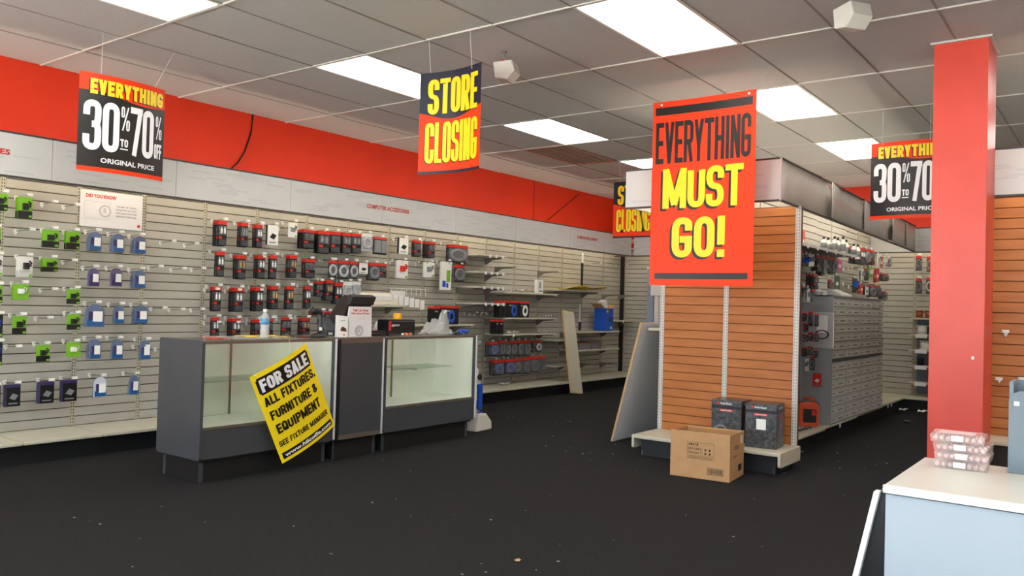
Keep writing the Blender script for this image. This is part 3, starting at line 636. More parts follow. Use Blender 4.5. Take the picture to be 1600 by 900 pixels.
def ring_pack(ring, card=BLK, top=PRED, R=.3):
    p = Proto().part('card', card, B(0, .004, -.5, .5, -1, 0)).part('header_strip', top, B(.004, .006, -.5, .5, -.16, 0))
    M = Matrix.Translation((.014, 0, -.55)) @ Matrix.Diagonal((.12, 1.2, .9, 1)) @ Matrix.Rotation(math.pi/2, 4, 'Y')
    return p.part('coil', ring, MB().torus(R, .09, M, 18, 6), smooth=True).part('blister', CLEAR, B(.004, .028, -.45, .45, -.93, -.2))
def gadget_pack(card, body, band, tab=None):
    p = Proto().part('card', card, B(0, .004, -.5, .5, -1, 0)).part('band', band, B(.004, .006, -.5, .5, -1, -.66))
    p.part('gadget', body, B(.004, .03, -.22, .16, -.62, -.3).box(.03, .034, -.1, .05, -.56, -.36), bevel=.004)
    p.part('cable', body, MB().tube([(.012, .16, -.5), (.012, .3, -.45), (.012, .34, -.3), (.012, .2, -.2)], .02, 6)).part('accent', GREEN, B(.006, .0075, .25, .46, -.96, -.85))
    if tab: p.part('hang_tab', tab, B(0, .003, -.3, .3, 0, .12))
    return p
def arch_pack(body, low, lab):
    p = Proto().part('shell', body, MB().prism(arch(.5, 1, .38), 0, .02, lambda a, b, d: (d, a, b)), fix=True)
    p.part('panel', low, B(.02, .024, -.46, .46, -.97, -.7)).part('box', PURPLE if low is BLUEC else low, B(.02, .03, -.36, .36, -.7, -.34), bevel=.002).part('label', lab, B(.03, .032, -.16, .36, -.78, -.32))
    return p.part('rim', CLEAR, MB().prism(arch(.56, 1.03, .44), -.002, .004, lambda a, b, d: (d, a, b)), fix=True)
def box_pack(front, side, pic, d=.04, top=None):
    p = Proto().part('carton', side, B(-d, 0, -.5, .5, -1, 0)).part('front', front, B(0, .0015, -.5, .5, -1, 0))
    if top: p.part('header_strip', top, B(.0015, .003, -.5, .5, -.14, 0))
    p.part('picture', pic, MB().prism([(-.3, -.62), (.1, -.72), (.34, -.5), (-.05, -.4)], .0015, .004, lambda a, b, dd: (dd, a, b)), fix=True)
    return p.part('caption', MGREY, B(.0015, .0025, -.35, .3, -.9, -.84))
K = {
 'cw': cable_pack(WHITE), 'ck': cable_pack(MGREY), 'cg': cable_pack(mat('gold_plug', (196, 158, 84), .3, metal=.7)),
 'cb': cable_pack(DGREY), 'gr': gadget_pack(GREEN, BLKP, BLK, CLEARW), 'gw': gadget_pack(GREEN, WHITE, GREEN, CLEARW), 'wg': gadget_pack(WHITE, BLKP, mat('band_grey', (200, 200, 196), .4)), 'kb': gadget_pack(BLK, BLUEP, BLK),
 'bl': arch_pack(mat('shell_blue', (96, 112, 142), .25), BLUEC, TAGW), 'bp': arch_pack(mat('shell_violet', (98, 94, 128), .25), PURPLE, TAGW), 'bw': arch_pack(mat('shell_pale', (196, 202, 214), .25), BLUEC, TAGW),
 'pb': box_pack(BLK, PURPLE, MGREY, .045, PURPLE), 'wb': box_pack(WHITE, BLK, BLK, .03), 'wr': gadget_pack(WHITE, PRED, WHITE), 'ww': gadget_pack(WHITE, MGREY, WHITE),
 'co': ring_pack(MGREY), 'cx': ring_pack(WHITE, WHITE, WHITE), 'cc': ring_pack(WHITE), 'hb': ring_pack(BLUEP, BLK, PRED, .26), 'hk': ring_pack(DGREY, BLK, PRED, .26), 'hw': ring_pack(WHITE, BLK, PRED, .26),
 'sp': Proto().part('card', BLK, B(0, .004, -.5, .5, -1, 0)).part('header_strip', PRED, B(.004, .006, -.5, .5, -.12, 0)).part('grille', MGREY, B(.004, .03, -.44, -.04, -.9, -.18), bevel=.004).part('grille', MGREY, B(.004, .03, .04, .44, -.9, -.18), bevel=.004),
 'tg': Proto().part('carton', WHITE, B(-.02, 0, -.5, .5, -1, 0)).part('panel', GREEN, B(0, .002, .0, .38, -.72, -.3)).part('picture', BLUEP, B(0, .003, -.4, -.08, -.9, -.68)).part('picture', BLUEP, B(0, .003, .0, .2, -.92, -.76)),
 'or': ring_pack(mat('tan_cord', (196, 120, 60), .5)), 'rd': box_pack(PRED, PRED, WHITE, .004), 'bt': gadget_pack(DGREY, BLUEP, BLK), 'pk': box_pack(mat('magenta_card', (214, 60, 140), .4), WHITE, WHITE, .01), 'gn': box_pack(mat('green_card', (30, 80, 60), .4), WHITE, WHITE, .01),
}
DESC = {'cw': 'red-topped cable pack with white plugs', 'ck': 'red-topped cable pack with grey plugs', 'cg': 'red-topped cable pack with gold plugs', 'cb': 'red-topped black cable pack', 'gr': 'lime green charger card', 'gw': 'lime green card with white gadget', 'wg': 'white charger card', 'kb': 'black card with blue gadget',
 'bl': 'arched blue battery pack', 'bp': 'arched violet battery pack', 'bw': 'arched pale blue pack', 'pb': 'black and purple accessory box', 'wb': 'white box with black sides', 'wr': 'white card with red gadget', 'ww': 'white card with grey gadget', 'co': 'red-topped grey cable coil pack', 'cx': 'white cable coil pack', 'cc': 'red-topped white cable coil pack',
 'hb': 'red-topped blue headphone pack', 'hk': 'red-topped black headphone pack', 'hw': 'red-topped white headphone pack', 'sp': 'red-topped card with two grey speakers', 'tg': 'tall white and green brush box', 'or': 'red-topped tan cord pack', 'rd': 'red card', 'bt': 'dark tool card with blue grip', 'pk': 'magenta card', 'gn': 'dark green card'}
# peg hook: bracket, rod, price tag
HK = [('rod', MB().tube([(.006, 0, 0), (.19, 0, .006), (.205, 0, .016)], .0032, 6).mesh('rod', CHROME, smooth=True)), ('bracket', MB().prism([(-.012, .012), (.012, .012), (.012, -.01), (0, -.03), (-.012, -.01)], .0, .012, lambda a, b, d: (d, a, b)).mesh('bracket', WHITE, fix=True)),
      ('price_tag', MB().box(.2, .2025, -.005, .04, .004, .024).mesh('price_tag', TAGW))]
HOOKS = {}
def hook(loc, label, rz=0, group='peg hooks'):
    key = (round(loc[0], 2), round(loc[1], 2), round(loc[2], 2))
    if key in HOOKS: return
    r = thing('peg_hook', label, 'hook', loc, rz, group); HOOKS[key] = r
    for nm, me in HK: link(nm, me, r)
def ordw(i): return ORD[i] if i < len(ORD) else str(i+1)
FACE = .25
def hang(zone, rowname, items, xf=.43, face=FACE, step=.028):
    """items: (type, px0, py0, px1, py1, stack) as seen in the photo; the front pack hangs on a hook, the stack goes back to the wall"""
    for i, (ty, a, b, c, d, n) in enumerate(items):
        p = onX((a+c)/2, b, xf); q = onX((a+c)/2, d, xf); l, r_ = onX(a, (b+d)/2, xf), onX(c, (b+d)/2, xf)
        w, h = max(.03, r_.y-l.y), p.z-q.z
        where = '%s from left in %s row of %s' % (ordw(i), rowname, zone)
        for k in range(n):
            lb = DESC[ty]+', '+where if k == 0 else DESC[ty]+', %s behind the %s in %s row of %s' % (['one', 'two', 'three', 'four'][k-1], ordw(i), rowname, zone)
            K[ty].put('product_pack', lb, 'pack', (xf-.008-k*step, p.y+random.uniform(-.004, .004), p.z-.004*(k % 2)), w, h, random.uniform(-.10, .06), 'packs hanging in '+zone, random.uniform(-.02, .02))
        hook((face, p.y, p.z+.006), 'peg hook carrying the %s pack in %s row of %s' % (ordw(i), rowname, zone))
def empties(zone, rowname, pts, face=FACE):
    for i, (a, b) in enumerate(pts):
        p = onX(a, b, face+.01); hook((face, p.y, p.z), 'bare peg hook, %s from the left in the %s row of %s' % (ordw(i), rowname, zone), random.uniform(-.08, .12), 'bare peg hooks')
Z1 = 'green chargers'
hang(Z1, 'top', [('gr', -8, 302, 14, 328, 2), ('gr', 30, 308, 52, 341, 3)]); empties(Z1, 'top', [(66, 319), (99, 323)])
hang(Z1, 'second', [('gr', -20, 356, 3, 383, 1), ('gr', 68, 359, 94, 386, 2), ('gr', 104, 362, 126, 389, 2)]); empties(Z1, 'second', [(25, 361)])
hang(Z1, 'third', [('wg', -16, 399, 6, 431, 1), ('wg', 30, 401, 52, 433, 3), ('gr', 67, 404, 92, 424, 2)]); empties(Z1, 'third', [(98, 409)])
hang(Z1, 'fourth', [('gr', -16, 446, 5, 473, 1), ('gw', 22, 444, 46, 468, 2), ('gr', 106, 452, 126, 475, 1)]); empties(Z1, 'fourth', [(63, 453)])
hang(Z1, 'fifth', [('kb', -14, 492, 6, 527, 1), ('gr', 20, 494, 42, 522, 1), ('gr', 106, 491, 127, 515, 1)]); empties(Z1, 'fifth', [(56, 497)])
hang(Z1, 'sixth', [('kb', -14, 535, 5, 571, 1), ('gr', 58, 539, 79, 565, 1), ('gw', 104, 535, 126, 558, 1)]); empties(Z1, 'sixth', [(9, 541)])
hang(Z1, 'bottom', [('pb', -20, 604, 2, 638, 1), ('pb', 12, 601, 33, 635, 2), ('pb', 64, 597, 86, 630, 2), ('pb', 100, 594, 122, 627, 2)])
Z2 = 'blue packs'
hang(Z2, 'top', [('bl', 140, 362, 159, 391, 2), ('bl', 176, 365, 194, 394, 2), ('bl', 209, 369, 227, 396, 2)])
hang(Z2, 'second', [('bp', 137, 419, 154, 447, 1), ('bp', 174, 419, 191, 447, 1), ('bl', 209, 422, 227, 450, 2)])
hang(Z2, 'third', [('bl', 135, 475, 163, 510, 1), ('bl', 178, 477, 194, 505, 1), ('bl', 211, 477, 231, 505, 2)])
hang(Z2, 'fourth', [('bl', 140, 530, 157, 560, 2), ('bl', 175, 530, 192, 560, 1), ('bl', 219, 532, 235, 561, 1)])
hang(Z2, 'bottom', [('bw', 147, 589, 166, 620, 1), ('bl', 202, 586, 216, 616, 1)])
Z3 = 'the bare bay'
empties(Z3, 'top', [(250, 379), (288, 383)]); empties(Z3, 'second', [(232, 418), (267, 421), (299, 421)]); empties(Z3, 'third', [(236, 482), (264, 484), (298, 484)]); empties(Z3, 'fourth', [(208, 541), (243, 545)])
Z4 = 'cable packs'
hang(Z4, 'top', [('cw', 341, 345, 355, 384, 4), ('ck', 377, 348, 389, 386, 3), ('cw', 401, 351, 411, 387, 3), ('wb', 420, 352, 436, 383, 1), ('ww', 452, 348, 465, 371, 1), ('cb', 474, 359, 492, 388, 4), ('ck', 497, 361, 516, 396, 3), ('cb', 517, 362, 532, 395, 2), ('ck', 536, 364, 550, 396, 3), ('ck', 551, 365, 565, 396, 2), ('cx', 567, 365, 582, 392, 3), ('sp', 584, 371, 605, 398, 1), ('wb', 625, 372, 639, 397, 1), ('cb', 647, 376, 658, 401, 2), ('cb', 669, 378, 680, 403, 4), ('co', 702, 383, 730, 411, 2)])
hang(Z4, 'second', [('cw', 339, 393, 351, 432, 2), ('cg', 371, 399, 385, 436, 3), ('cw', 403, 399, 415, 435, 3), ('cw', 423, 399, 434, 435, 2), ('cg', 453, 399, 464, 434, 3), ('cb', 476, 405, 492, 434, 2), ('cc', 513, 407, 527, 434, 1), ('cc', 529, 408, 546, 436, 1), ('cc', 547, 409, 560, 436, 2), ('wb', 562, 411, 576, 428, 1), ('co', 577, 411, 593, 438, 2), ('cb', 594, 413, 604, 434, 1), ('wr', 622, 407, 638, 435, 2), ('ww', 664, 410, 679, 433, 2), ('tg', 692, 409, 707, 453, 2), ('co', 710, 414, 727, 440, 1)])
hang(Z4, 'third', [('cw', 334, 448, 346, 486, 3), ('cw', 367, 450, 381, 487, 4), ('cw', 400, 449, 412, 486, 4), ('cg', 424, 447, 435, 483, 3), ('cg', 448, 447, 459, 483, 2), ('cw', 477, 447, 486, 482, 2), ('cb', 494, 440, 505, 463, 2), ('cg', 509, 438, 520, 470, 3), ('cw', 524, 442, 535, 475, 3), ('cx', 537, 440, 551, 470, 1), ('cx', 552, 440, 564, 465, 1)])
hang(Z4, 'bottom', [('cw', 332, 496, 343, 528, 2), ('cw', 362, 498, 377, 528, 3), ('cb', 398, 500, 407, 528, 3), ('cb', 418, 498, 428, 528, 1), ('cb', 440, 496, 457, 524, 1), ('cg', 472, 497, 485, 525, 3), ('cb', 497, 486, 505, 508, 1), ('cb', 507, 487, 517, 506, 1), ('cb', 519, 486, 530, 504, 1)])
empties(Z4, 'top', [(436, 357), (614, 373), (689, 380)]); empties(Z4, 'second', [(390, 403), (499, 406), (610, 410), (650, 412), (685, 413)]); empties(Z4, 'third', [(320, 453), (352, 454), (386, 454)]); empties(Z4, 'bottom', [(319, 504), (350, 504), (385, 504), (432, 498)])
Z5 = 'headphone packs'
hang(Z5, 'upper', [('hb', 767, 535, 779, 556, 4), ('hk', 781, 532, 788, 556, 2), ('hk', 789, 534, 797, 556, 2), ('hk', 798, 533, 807, 555, 2), ('hk', 809, 532, 818, 556, 2), ('hk', 820, 532, 829, 556, 2), ('cb', 832, 532, 837, 551, 2), ('hw', 838, 532, 847, 550, 2)], .5)
hang(Z5, 'lower', [('hb', 773, 563, 787, 586, 4), ('hb', 790, 562, 804, 584, 3), ('hk', 804, 560, 816, 584, 2), ('hk', 817, 559, 828, 584, 2), ('hk', 829, 557, 843, 582, 3), ('hk', 844, 556, 853, 579, 2)], .5)
empties('the far wall', 'top', [(922, 412), (963, 415)])
for i, (a, b) in enumerate([(726, 489), (734, 490), (742, 491), (752, 491), (760, 489)]): 
    p = onX(a, b, .26); hook((.25, p.y, p.z), 'short bare peg hook, %s in the dim row beside the spool boxes' % ordw(i), 0, 'bare peg hooks')

# ------------------------------------------------------------------ shelves on the long wall
TG = MB().box(0, .0015, -.022, .022, -.035, .004).mesh('shelf_tag', TAGW)
def wall_shelf(desc, y0, y1, z, depth=.36, tags=(), xw=.25):
    t = thing('wall_shelf', 'greige steel shelf '+desc, 'shelf', group='shelves on the long wall')
    bx('board', SHELF, (xw+.004, xw+depth, y0+.006, y1-.006, z-.022, z), t, bevel=.004)
    for yy in (y0+.008, y1-.014):
        MB().prism([(xw-.005, z-.022), (xw+depth*.85, z-.022), (xw+depth*.85, z-.034), (xw+depth*.35, z-.05), (xw+.05, z-.10), (xw-.005, z-.11)], yy, yy+.004, lambda a, b, d: (a, d, b)).build('bracket', mat('bracket_dim', (110, 106, 96), .5), t, fix=True)
    for yy in tags: link('price_tag', TG, t, (xw+depth+.001, yy, z-.002))
    return t
def bracket(desc, px, py, xw=.25, depth=.36):
    p = onX(px, py, xw); t = thing('shelf_bracket', 'empty steel shelf bracket '+desc, 'bracket', (xw-.004, p.y, p.z), group='empty shelf brackets')
    MB().prism([(0, 0), (depth, .0), (depth, -.012), (depth*.35, -.03), (.05, -.07), (0, -.09)], 0, .004, lambda a, b, d: (a, d, b)).build('arm', mat('bracket_dim', (110, 106, 96)), t, fix=True)
    bx('hook_plate', mat('bracket_dim', (110, 106, 96)), (-.002, .004, -.006, .01, -.10, .01), t)
def shz(px, py): return onX(px, py, .61).z
wall_shelf('highest one beside the cable coils, with three price tags', 7.965, 8.555, shz(757, 397), .36, (8.2, 8.33, 8.46))
wall_shelf('second highest beside the cable coils, with four price tags', 7.965, 8.555, shz(757, 424), .36, (8.12, 8.24, 8.36, 8.48))
wall_shelf('third one down beside the cable coils, tagged', 7.965, 8.555, shz(750, 447), .36, (8.1, 8.25, 8.38, 8.49))
wall_shelf('fourth one down, ending at the spool boxes', 7.965, 8.555, shz(750, 473), .36, (8.14, 8.27, 8.39, 8.5))
wall_shelf('long one holding the small white box', 8.568, 9.78, shz(815, 457), .36)
wall_shelf('long one holding the red-topped spool boxes', 8.568, 9.78, shz(815, 496.5), .36)
wall_shelf('long one just above the headphone packs', 8.568, 9.78, shz(815, 521.5), .36, (8.75,))
wall_shelf('short one right of the upper headphone packs', 9.79, 10.385, shz(865, 531.5), .36); wall_shelf('short one right of the lower headphone packs', 9.79, 10.385, shz(868, 572), .36)
wall_shelf('dim one holding the scanner behind the monitor', 6.15, 6.74, shz(620, 477), .34); wall_shelf('dim one behind the crumpled plastic', 6.76, 7.95, shz(700, 507), .34)
wall_shelf('with the curled yellow poster on it', 9.80, 10.98, onX(900, 453, .61).z, .36)
wall_shelf('holding the blue open box', 10.40, 11.60, onX(930, 518, .61).z, .36); wall_shelf('holding the flat grey metal case', 10.40, 11.60, onX(930, 546, .61).z, .36)
wall_shelf('just behind the blue box, in the corner', 11.62, 12.18, onX(965, 501, .61).z, .30, (11.8,))
for d, a, b in (('above the long shelf', 773, 417), ('left of the dark strip', 840, 424), ('under the white wall strip', 940, 460), ('just before the far corner', 966, 461), ('low beside the leaning plank', 905, 567), ('low near the far corner', 937, 566)): bracket(d, a, b)
# dark and white strips on the wall beyond the plank
a = onX(911, 392, .26); t = thing('wall_strip', 'black and white vertical cover strip on the slatwall', 'strip')
bx('black_length', BLKP, (.25, .262, a.y-.03, a.y+.02, onX(908, 450, .26).z, onX(910, 411, .26).z), t); bx('white_length', WHITE, (.25, .26, a.y-.03, a.y+.02, onX(910, 411, .26).z, 2.09), t); bx('white_length', WHITE, (.25, .26, a.y-.06, a.y-.02, onX(906, 503, .26).z, onX(908, 475, .26).z), t); bx('black_length', BLKP, (.25, .262, a.y-.06, a.y-.01, onX(906, 516, .26).z, onX(906, 503, .26).z), t)

# ------------------------------------------------------------------ things on those shelves
def spool_box(px0, px1, pyt, z, ring, label, d=.09, xf=.58):
    l, r_ = onX(px0, pyt, xf), onX(px1, pyt, xf); w = r_.y-l.y; h = l.z-z
    t = thing('cable_box', label, 'box', (xf, (l.y+r_.y)/2, z))
    bx('carton', BLK, (-d, 0, -w/2, w/2, 0, h), t); bx('header_strip', PRED, (-d-.001, .002, -w/2-.001, w/2+.001, h*.88, h+.001), t)
    if ring: MB().torus(h*.26, h*.1, Matrix.Translation((.004, w*.08, h*.42)) @ Matrix.Rotation(math.pi/2, 4, 'Y') @ Matrix.Diagonal((1, .8, .25, 1)), 20, 8).build('coil', ring, t, smooth=True)
    print_text('RadioShack', -w*.35, h*.7, w*.5, h*.07, lambda a, b: (.002, a, b), PWHT, t, .02)
z = shz(815, 496.5)
for i, (a, b, c, rg, ds) in enumerate([(780, 786, 470, None, 'narrow red-topped black box, first on the long shelf'), (787, 792, 470, None, 'narrow red-topped black box, second on the long shelf'), (793, 811, 470, BLUEP, 'red-topped cable box with blue coil on the long shelf'), (812, 827, 471, WHITE, 'red-topped cable box with white coil on the long shelf')]): spool_box(a, b, c, z, rg, ds)
z = shz(700, 507); spool_box(690, 717, 478, z, BLUEP, 'large red-topped cable box with blue coil behind the showcase', .12)
spool_box(678, 688, 479, z, None, 'red-topped box partly behind the large blue coil box', .1)
z = shz(815, 521.5); spool_box(775, 780, 500, z, None, 'thin red-topped case, first on the shelf over the headphones', .1); spool_box(781, 787, 500, z, None, 'thin red-topped case, second on the shelf over the headphones', .1)
t = thing('white_box', 'small white box with black drawing on the long shelf', 'box', (.55, onX(844, 455, .55).y, shz(815, 457)))
bx('carton', WHITE, (-.05, 0, -.07, .07, 0, .19), t); MB().tube([(.002, -.03, .07), (.002, -.02, .16)], .004, 6).build('drawing', BLK, t); MB().tube([(.002, .0, .07), (.002, .005, .16)], .004, 6).build('drawing', BLK, t); bx('caption', BLK, (0, .001, -.03, .05, .025, .04), t)
# small scraps lying on shelves
def scrap(loc, s, label, mt=CLEARW):
    mb = MB(); random.seed(int(loc[1]*1000)); n = 5
    for i in range(n+1):
        for j in range(n+1): mb.v.append((loc[0]+(i/n-.5)*s*.7, loc[1]+(j/n-.5)*s, loc[2]+.003+random.random()*s*.22))
    for i in range(n):
        for j in range(n): mb.f.append((i*(n+1)+j, i*(n+1)+j+1, (i+1)*(n+1)+j+1, (i+1)*(n+1)+j))
    o = mb.build('plastic_scrap', mt); so = o.modifiers.new('thick', 'SOLIDIFY'); so.thickness = .0008; tag(o, label, 'scrap', 'scraps on shelves')
for a, b, zz, s, ds in ((792, 455, shz(815, 457), .12, 'beside the price tags'), (812, 456, shz(815, 457), .2, 'in the middle of the long shelf'), (855, 494, shz(815, 496.5), .16, 'at the end of the spool box shelf'), (800, 519, shz(815, 521.5), .18, 'next to the thin red cases'), (850, 520, shz(815, 521.5), .16, 'at the end of the shelf over the headphones')):
    p = onX(a, b, .5); scrap((.5, p.y, zz), s, 'crumpled clear plastic scrap '+ds)
p = onX(789, 608, .5); scrap((.5, p.y, .172), .16, 'crumpled clear plastic scrap on the base shelf below the headphones')
# yellow poster curled over its shelf
z = onX(900, 453, .61).z; t = thing('curled_poster', 'yellow printed poster lying curled over a wall shelf', 'poster')
mb = MB(); n = 10
for i in range(n+1):
    for j in range(5):
        x = .30+j*.11; mb.v.append((x, 9.95+i*.10, z+.012+.035*abs(math.sin(i*.55))*(j/4)+(.02 if j == 4 else 0)-.06*max(0, i-8)*.5*0))
for i in range(n):
    for j in range(4): q = i*5+j; mb.f.append((q, q+1, q+6, q+5))
o = mb.build('sheet', SYEL, t, smooth=True); o.modifiers.new('thick', 'SOLIDIFY').thickness = .002
m = MB()
for k in range(7): m.box(.74, .7425, 10.0+k*.13, 10.09+k*.13, z+.028, z+.034)
m.build('lettering', PBLK, t)
# blue open box with white piece inside
z = onX(930, 518, .61).z; a, b = onX(945.5, 500, .56), onX(958, 500, .56); y0, y1 = a.y, b.y; h = onX(950, 482, .56).z-z
t = thing('open_blue_box', 'blue cardboard box with open flaps on a wall shelf', 'box')
for nm, d in (('front', (.555, .56, y0, y1, z, z+h)), ('back', (.36, .365, y0, y1, z, z+h)), ('side', (.365, .555, y0, y0+.005, z, z+h)), ('side', (.365, .555, y1-.005, y1, z, z+h)), ('bottom', (.365, .555, y0, y1, z, z+.005))): bx(nm, BLUEP, d, t)
MB().box(0, .19, -.16, 0, -.002, .002, Matrix.Translation((.365, y0, z+h)) @ Matrix.Rotation(-.5, 4, 'X')).build('flap', KRAFT, t); MB().box(0, .19, 0, .09, -.002, .002, Matrix.Translation((.365, y1, z+h)) @ Matrix.Rotation(.7, 4, 'X')).build('flap', KRAFT, t)
MB().torus(.035, .008, Matrix.Translation((.562, y1-.07, z+h*.5)) @ Matrix.Rotation(math.pi/2, 4, 'Y'), 16, 6).build('emblem', BLK, t); bx('sticker', TAGW, (.56, .562, y1-.09, y1-.04, z+.03, z+.07), t)
for k, c in enumerate((SYEL, GREEN, PRED)): bx('colour_patch', c, (.56, .562, y0+.04+k*.03, y0+.065+k*.03, z+h*.82, z+h*.93), t)
o = MB().box(-.05, .05, -.055, .055, 0, .16, Matrix.Rotation(.35, 4, 'X')).build('foam_block', WHITE, None, bevel=.006, loc=(.46, y0+.12, z+h-.03)); tag(o, 'white moulded foam block sticking out of the blue box', 'packing')
z = onX(930, 546, .61).z; a, b = onX(902, 541, .5), onX(937, 541, .5)
t = thing('metal_case', 'flat grey metal case on the lower wall shelf', 'case'); bx('body', mat('case_grey', (120, 120, 118), .4, metal=.4), (.28, .52, a.y, b.y, z, z+.085), t, bevel=.004); bx('lid', PRED, (.3, .5, a.y+.05, b.y-.25, z+.085, z+.092), t); bx('seam', DGREY, (.52, .522, a.y+.55*(b.y-a.y), a.y+.57*(b.y-a.y), z, z+.085), t)
# scanner and card rack behind the monitor
z = shz(620, 477); a, b = onX(570, 470, .5), onX(619, 470, .5)
t = thing('flatbed_scanner', 'ivory flatbed scanner on the dim shelf behind the monitor', 'scanner')
IV = mat('ivory_plastic', (222, 216, 198), .45); bx('body', IV, (.28, .52, a.y, b.y, z, z+.07), t, bevel=.008)
MB().prism([(.27, .075), (.50, .075), (.46, .13), (.30, .15)], a.y-.03, b.y-.05, lambda p, q, d: (p, d, q+z)).build('lid', IV, t, fix=True); MB().box(.50, .53, a.y+.10, b.y-.08, z+.05, z+.10).build('document_tray', WHITE, t, bevel=.003)
t = thing('card_rack', 'white wire rack of blank white cards hanging on the slatwall', 'rack')
a, b = onX(612, 450, .4), onX(665, 452, .4); m = MB(); n = 8
for k in range(n): 
    y = a.y+(b.y-a.y)*k/(n-1); m.tube([(.25, y, a.z), (.40, y, a.z), (.40, y, a.z-.08)], .004, 5)
m.tube([(.40, a.y, a.z), (.40, b.y, a.z)], .004, 5); m.build('wire_frame', WHITE, t)
for k in range(6):
    y = a.y+.02+k*.085; bx('card', TAGW, (.41+.004*k, .412+.004*k, y, y+.075, a.z-.17-.01*(k % 2)-.012*k, a.z-.07-.012*k), t)
bx('panel', WHITE, (.395, .40, a.y-.02, a.y+.22, a.z-.2, a.z-.03), t)

# ------------------------------------------------------------------ on the counter
CT = .957
def ctop(px, py, z=CT): return onZ(px, py, z)
p = Vector((2.02, onX(413, 530, 2.02).y, CT)); t = thing('water_bottle', 'clear plastic water bottle with blue label on the showcase', 'bottle', p)
MB().lathe([(.031, 0), (.033, .01), (.030, .03), (.033, .045), (.031, .075), (.033, .09), (.033, .14), (.030, .16), (.014, .185), (.013, .197)], 16).build('body', CLEARW, t, smooth=True)
MB().lathe([(.0336, .10), (.0336, .145)], 16).build('label', mat('label_blue', (90, 150, 200), .4), t, smooth=True); MB().lathe([(.0155, .192), (.0155, .212), (.013, .214)], 14).build('cap', WHITE, t, smooth=True)
# paper sheets on the first showcase
for k, (y0, y1, x0, x1, mt, ds) in enumerate([(3.42, 3.95, 1.74, 2.16, CLEARW, 'clear plastic sheet lying on the showcase with the poster'), (3.66, 4.05, 1.76, 2.0, SYEL, 'yellow paper lying on the showcase beside the water bottle'), (3.30, 3.42, 1.95, 2.14, PRED, 'small red card lying at the showcase end')]):
    mb = MB(); n = 6; random.seed(k)
    for i in range(n+1):
        for j in range(n+1): mb.v.append((x0+(x1-x0)*i/n, y0+(y1-y0)*j/n, CT+.0015+.004*k*.3+random.random()*.007))
    for i in range(n):
        for j in range(n): q = i*(n+1)+j; mb.f.append((q, q+1, q+n+2, q+n+1))
    o = mb.build('paper_sheet', mt); o.modifiers.new('thick', 'SOLIDIFY').thickness = .0006; tag(o, ds, 'paper')
# mouse
y = onX(449, 525, 1.95).y; t = thing('computer_mouse', 'black computer mouse on the showcase beside the bottle', 'mouse', (1.95, y, CT))
mb = MB()
for i in range(9):
    u = i/8; r = math.sin(math.pi*(.06+.88*u))**.6
    for j in range(9):
        a = math.pi*j/8; mb.v.append((.032*r*math.cos(a), (u-.5)*.11, .034*r*math.sin(a)*(1-.25*u)))
for i in range(8):
    for j in range(8): q = i*9+j; mb.f.append((q, q+1, q+10, q+9))
mb.f += [tuple(range(9)), tuple(72+j for j in range(9))[::-1]]
mb.build('body', BLKP, t, smooth=True); MB().tube([(0, .012, .033), (0, .03, .031)], .004, 8).build('wheel', DGREY, t)
MB().tube([(0, .05, .008), (-.05, .12, .005), (-.15, .14, .005), (-.22, .3, .005)], .0025, 6).build('cord', BLKP, t)
# barcode scanner on stand
y = onX(497, 525, 2.0).y; t = thing('barcode_scanner', 'black barcode scanner upright in its stand by the monitor', 'scanner', (2.0, y, CT))
MB().lathe([(.062, 0), (.062, .012), (.045, .022), (.018, .03)], 20).build('base', BLKP, t, smooth=True)
MB().tube([(0, .01, .02), (0, .02, .09), (0, .015, .14), (0, -.01, .18)], [.02, .019, .017, .022], 10).build('handle', DGREY, t, smooth=True)
MB().tube([(0, .03, .155), (0, -.005, .2), (0, -.05, .205), (0, -.07, .19)], [.018, .03, .034, .03], 12).build('head', BLKP, t, smooth=True); MB().box(-.025, .025, -.082, -.068, .17, .205).build('window', mat('scan_window', (60, 20, 20), .2), t)
bx('label', TAGW, (.02, .0215, -.01, .02, .05, .075), t)
# card reader / keypad wedge next to it
y = onX(512, 520, 1.9).y; t = thing('card_terminal', 'dark grey payment terminal behind the barcode scanner', 'terminal', (1.9, y, CT))
MB().prism([(-.06, 0), (.06, 0), (.05, .05), (-.06, .14)], -.06, .07, lambda a, b, d: (a, d, b)).build('body', DGREY, t, fix=True, bevel=.006); bx('sticker', TAGW, (.056, .058, -.04, -.0, .01, .03), t)
# angled till monitor
a, b = onX(527, 520, 1.92), onX(580, 520, 1.92); t = thing('till_monitor', 'black till monitor seen from behind, tilted back on the register', 'monitor', (1.9, (a.y+b.y)/2-.05, CT))
MB().prism([(-.16, .03), (.04, .03), (.10, .30), (.07, .33), (.0, .34), (-.05, .30)], -.13, .13, lambda p, q, d: (p, d+q*.35-.05, q)).build('housing', BLKP, t, fix=True, bevel=.008)
MB().prism([(.07, .265), (.108, .258), (.116, .325), (.06, .345)], -.132, .132, lambda p, q, d: (p, d+q*.35-.05, q)).build('bezel', mat('bezel_black', (38, 40, 44), .35), t, fix=True, bevel=.004)
bx('foot', BLKP, (-.12, .08, -.12, .1, 0, .03), t, bevel=.006); MB().box(.0, .06, -.1, .1, .19, .20).build('vent', DGREY, t)
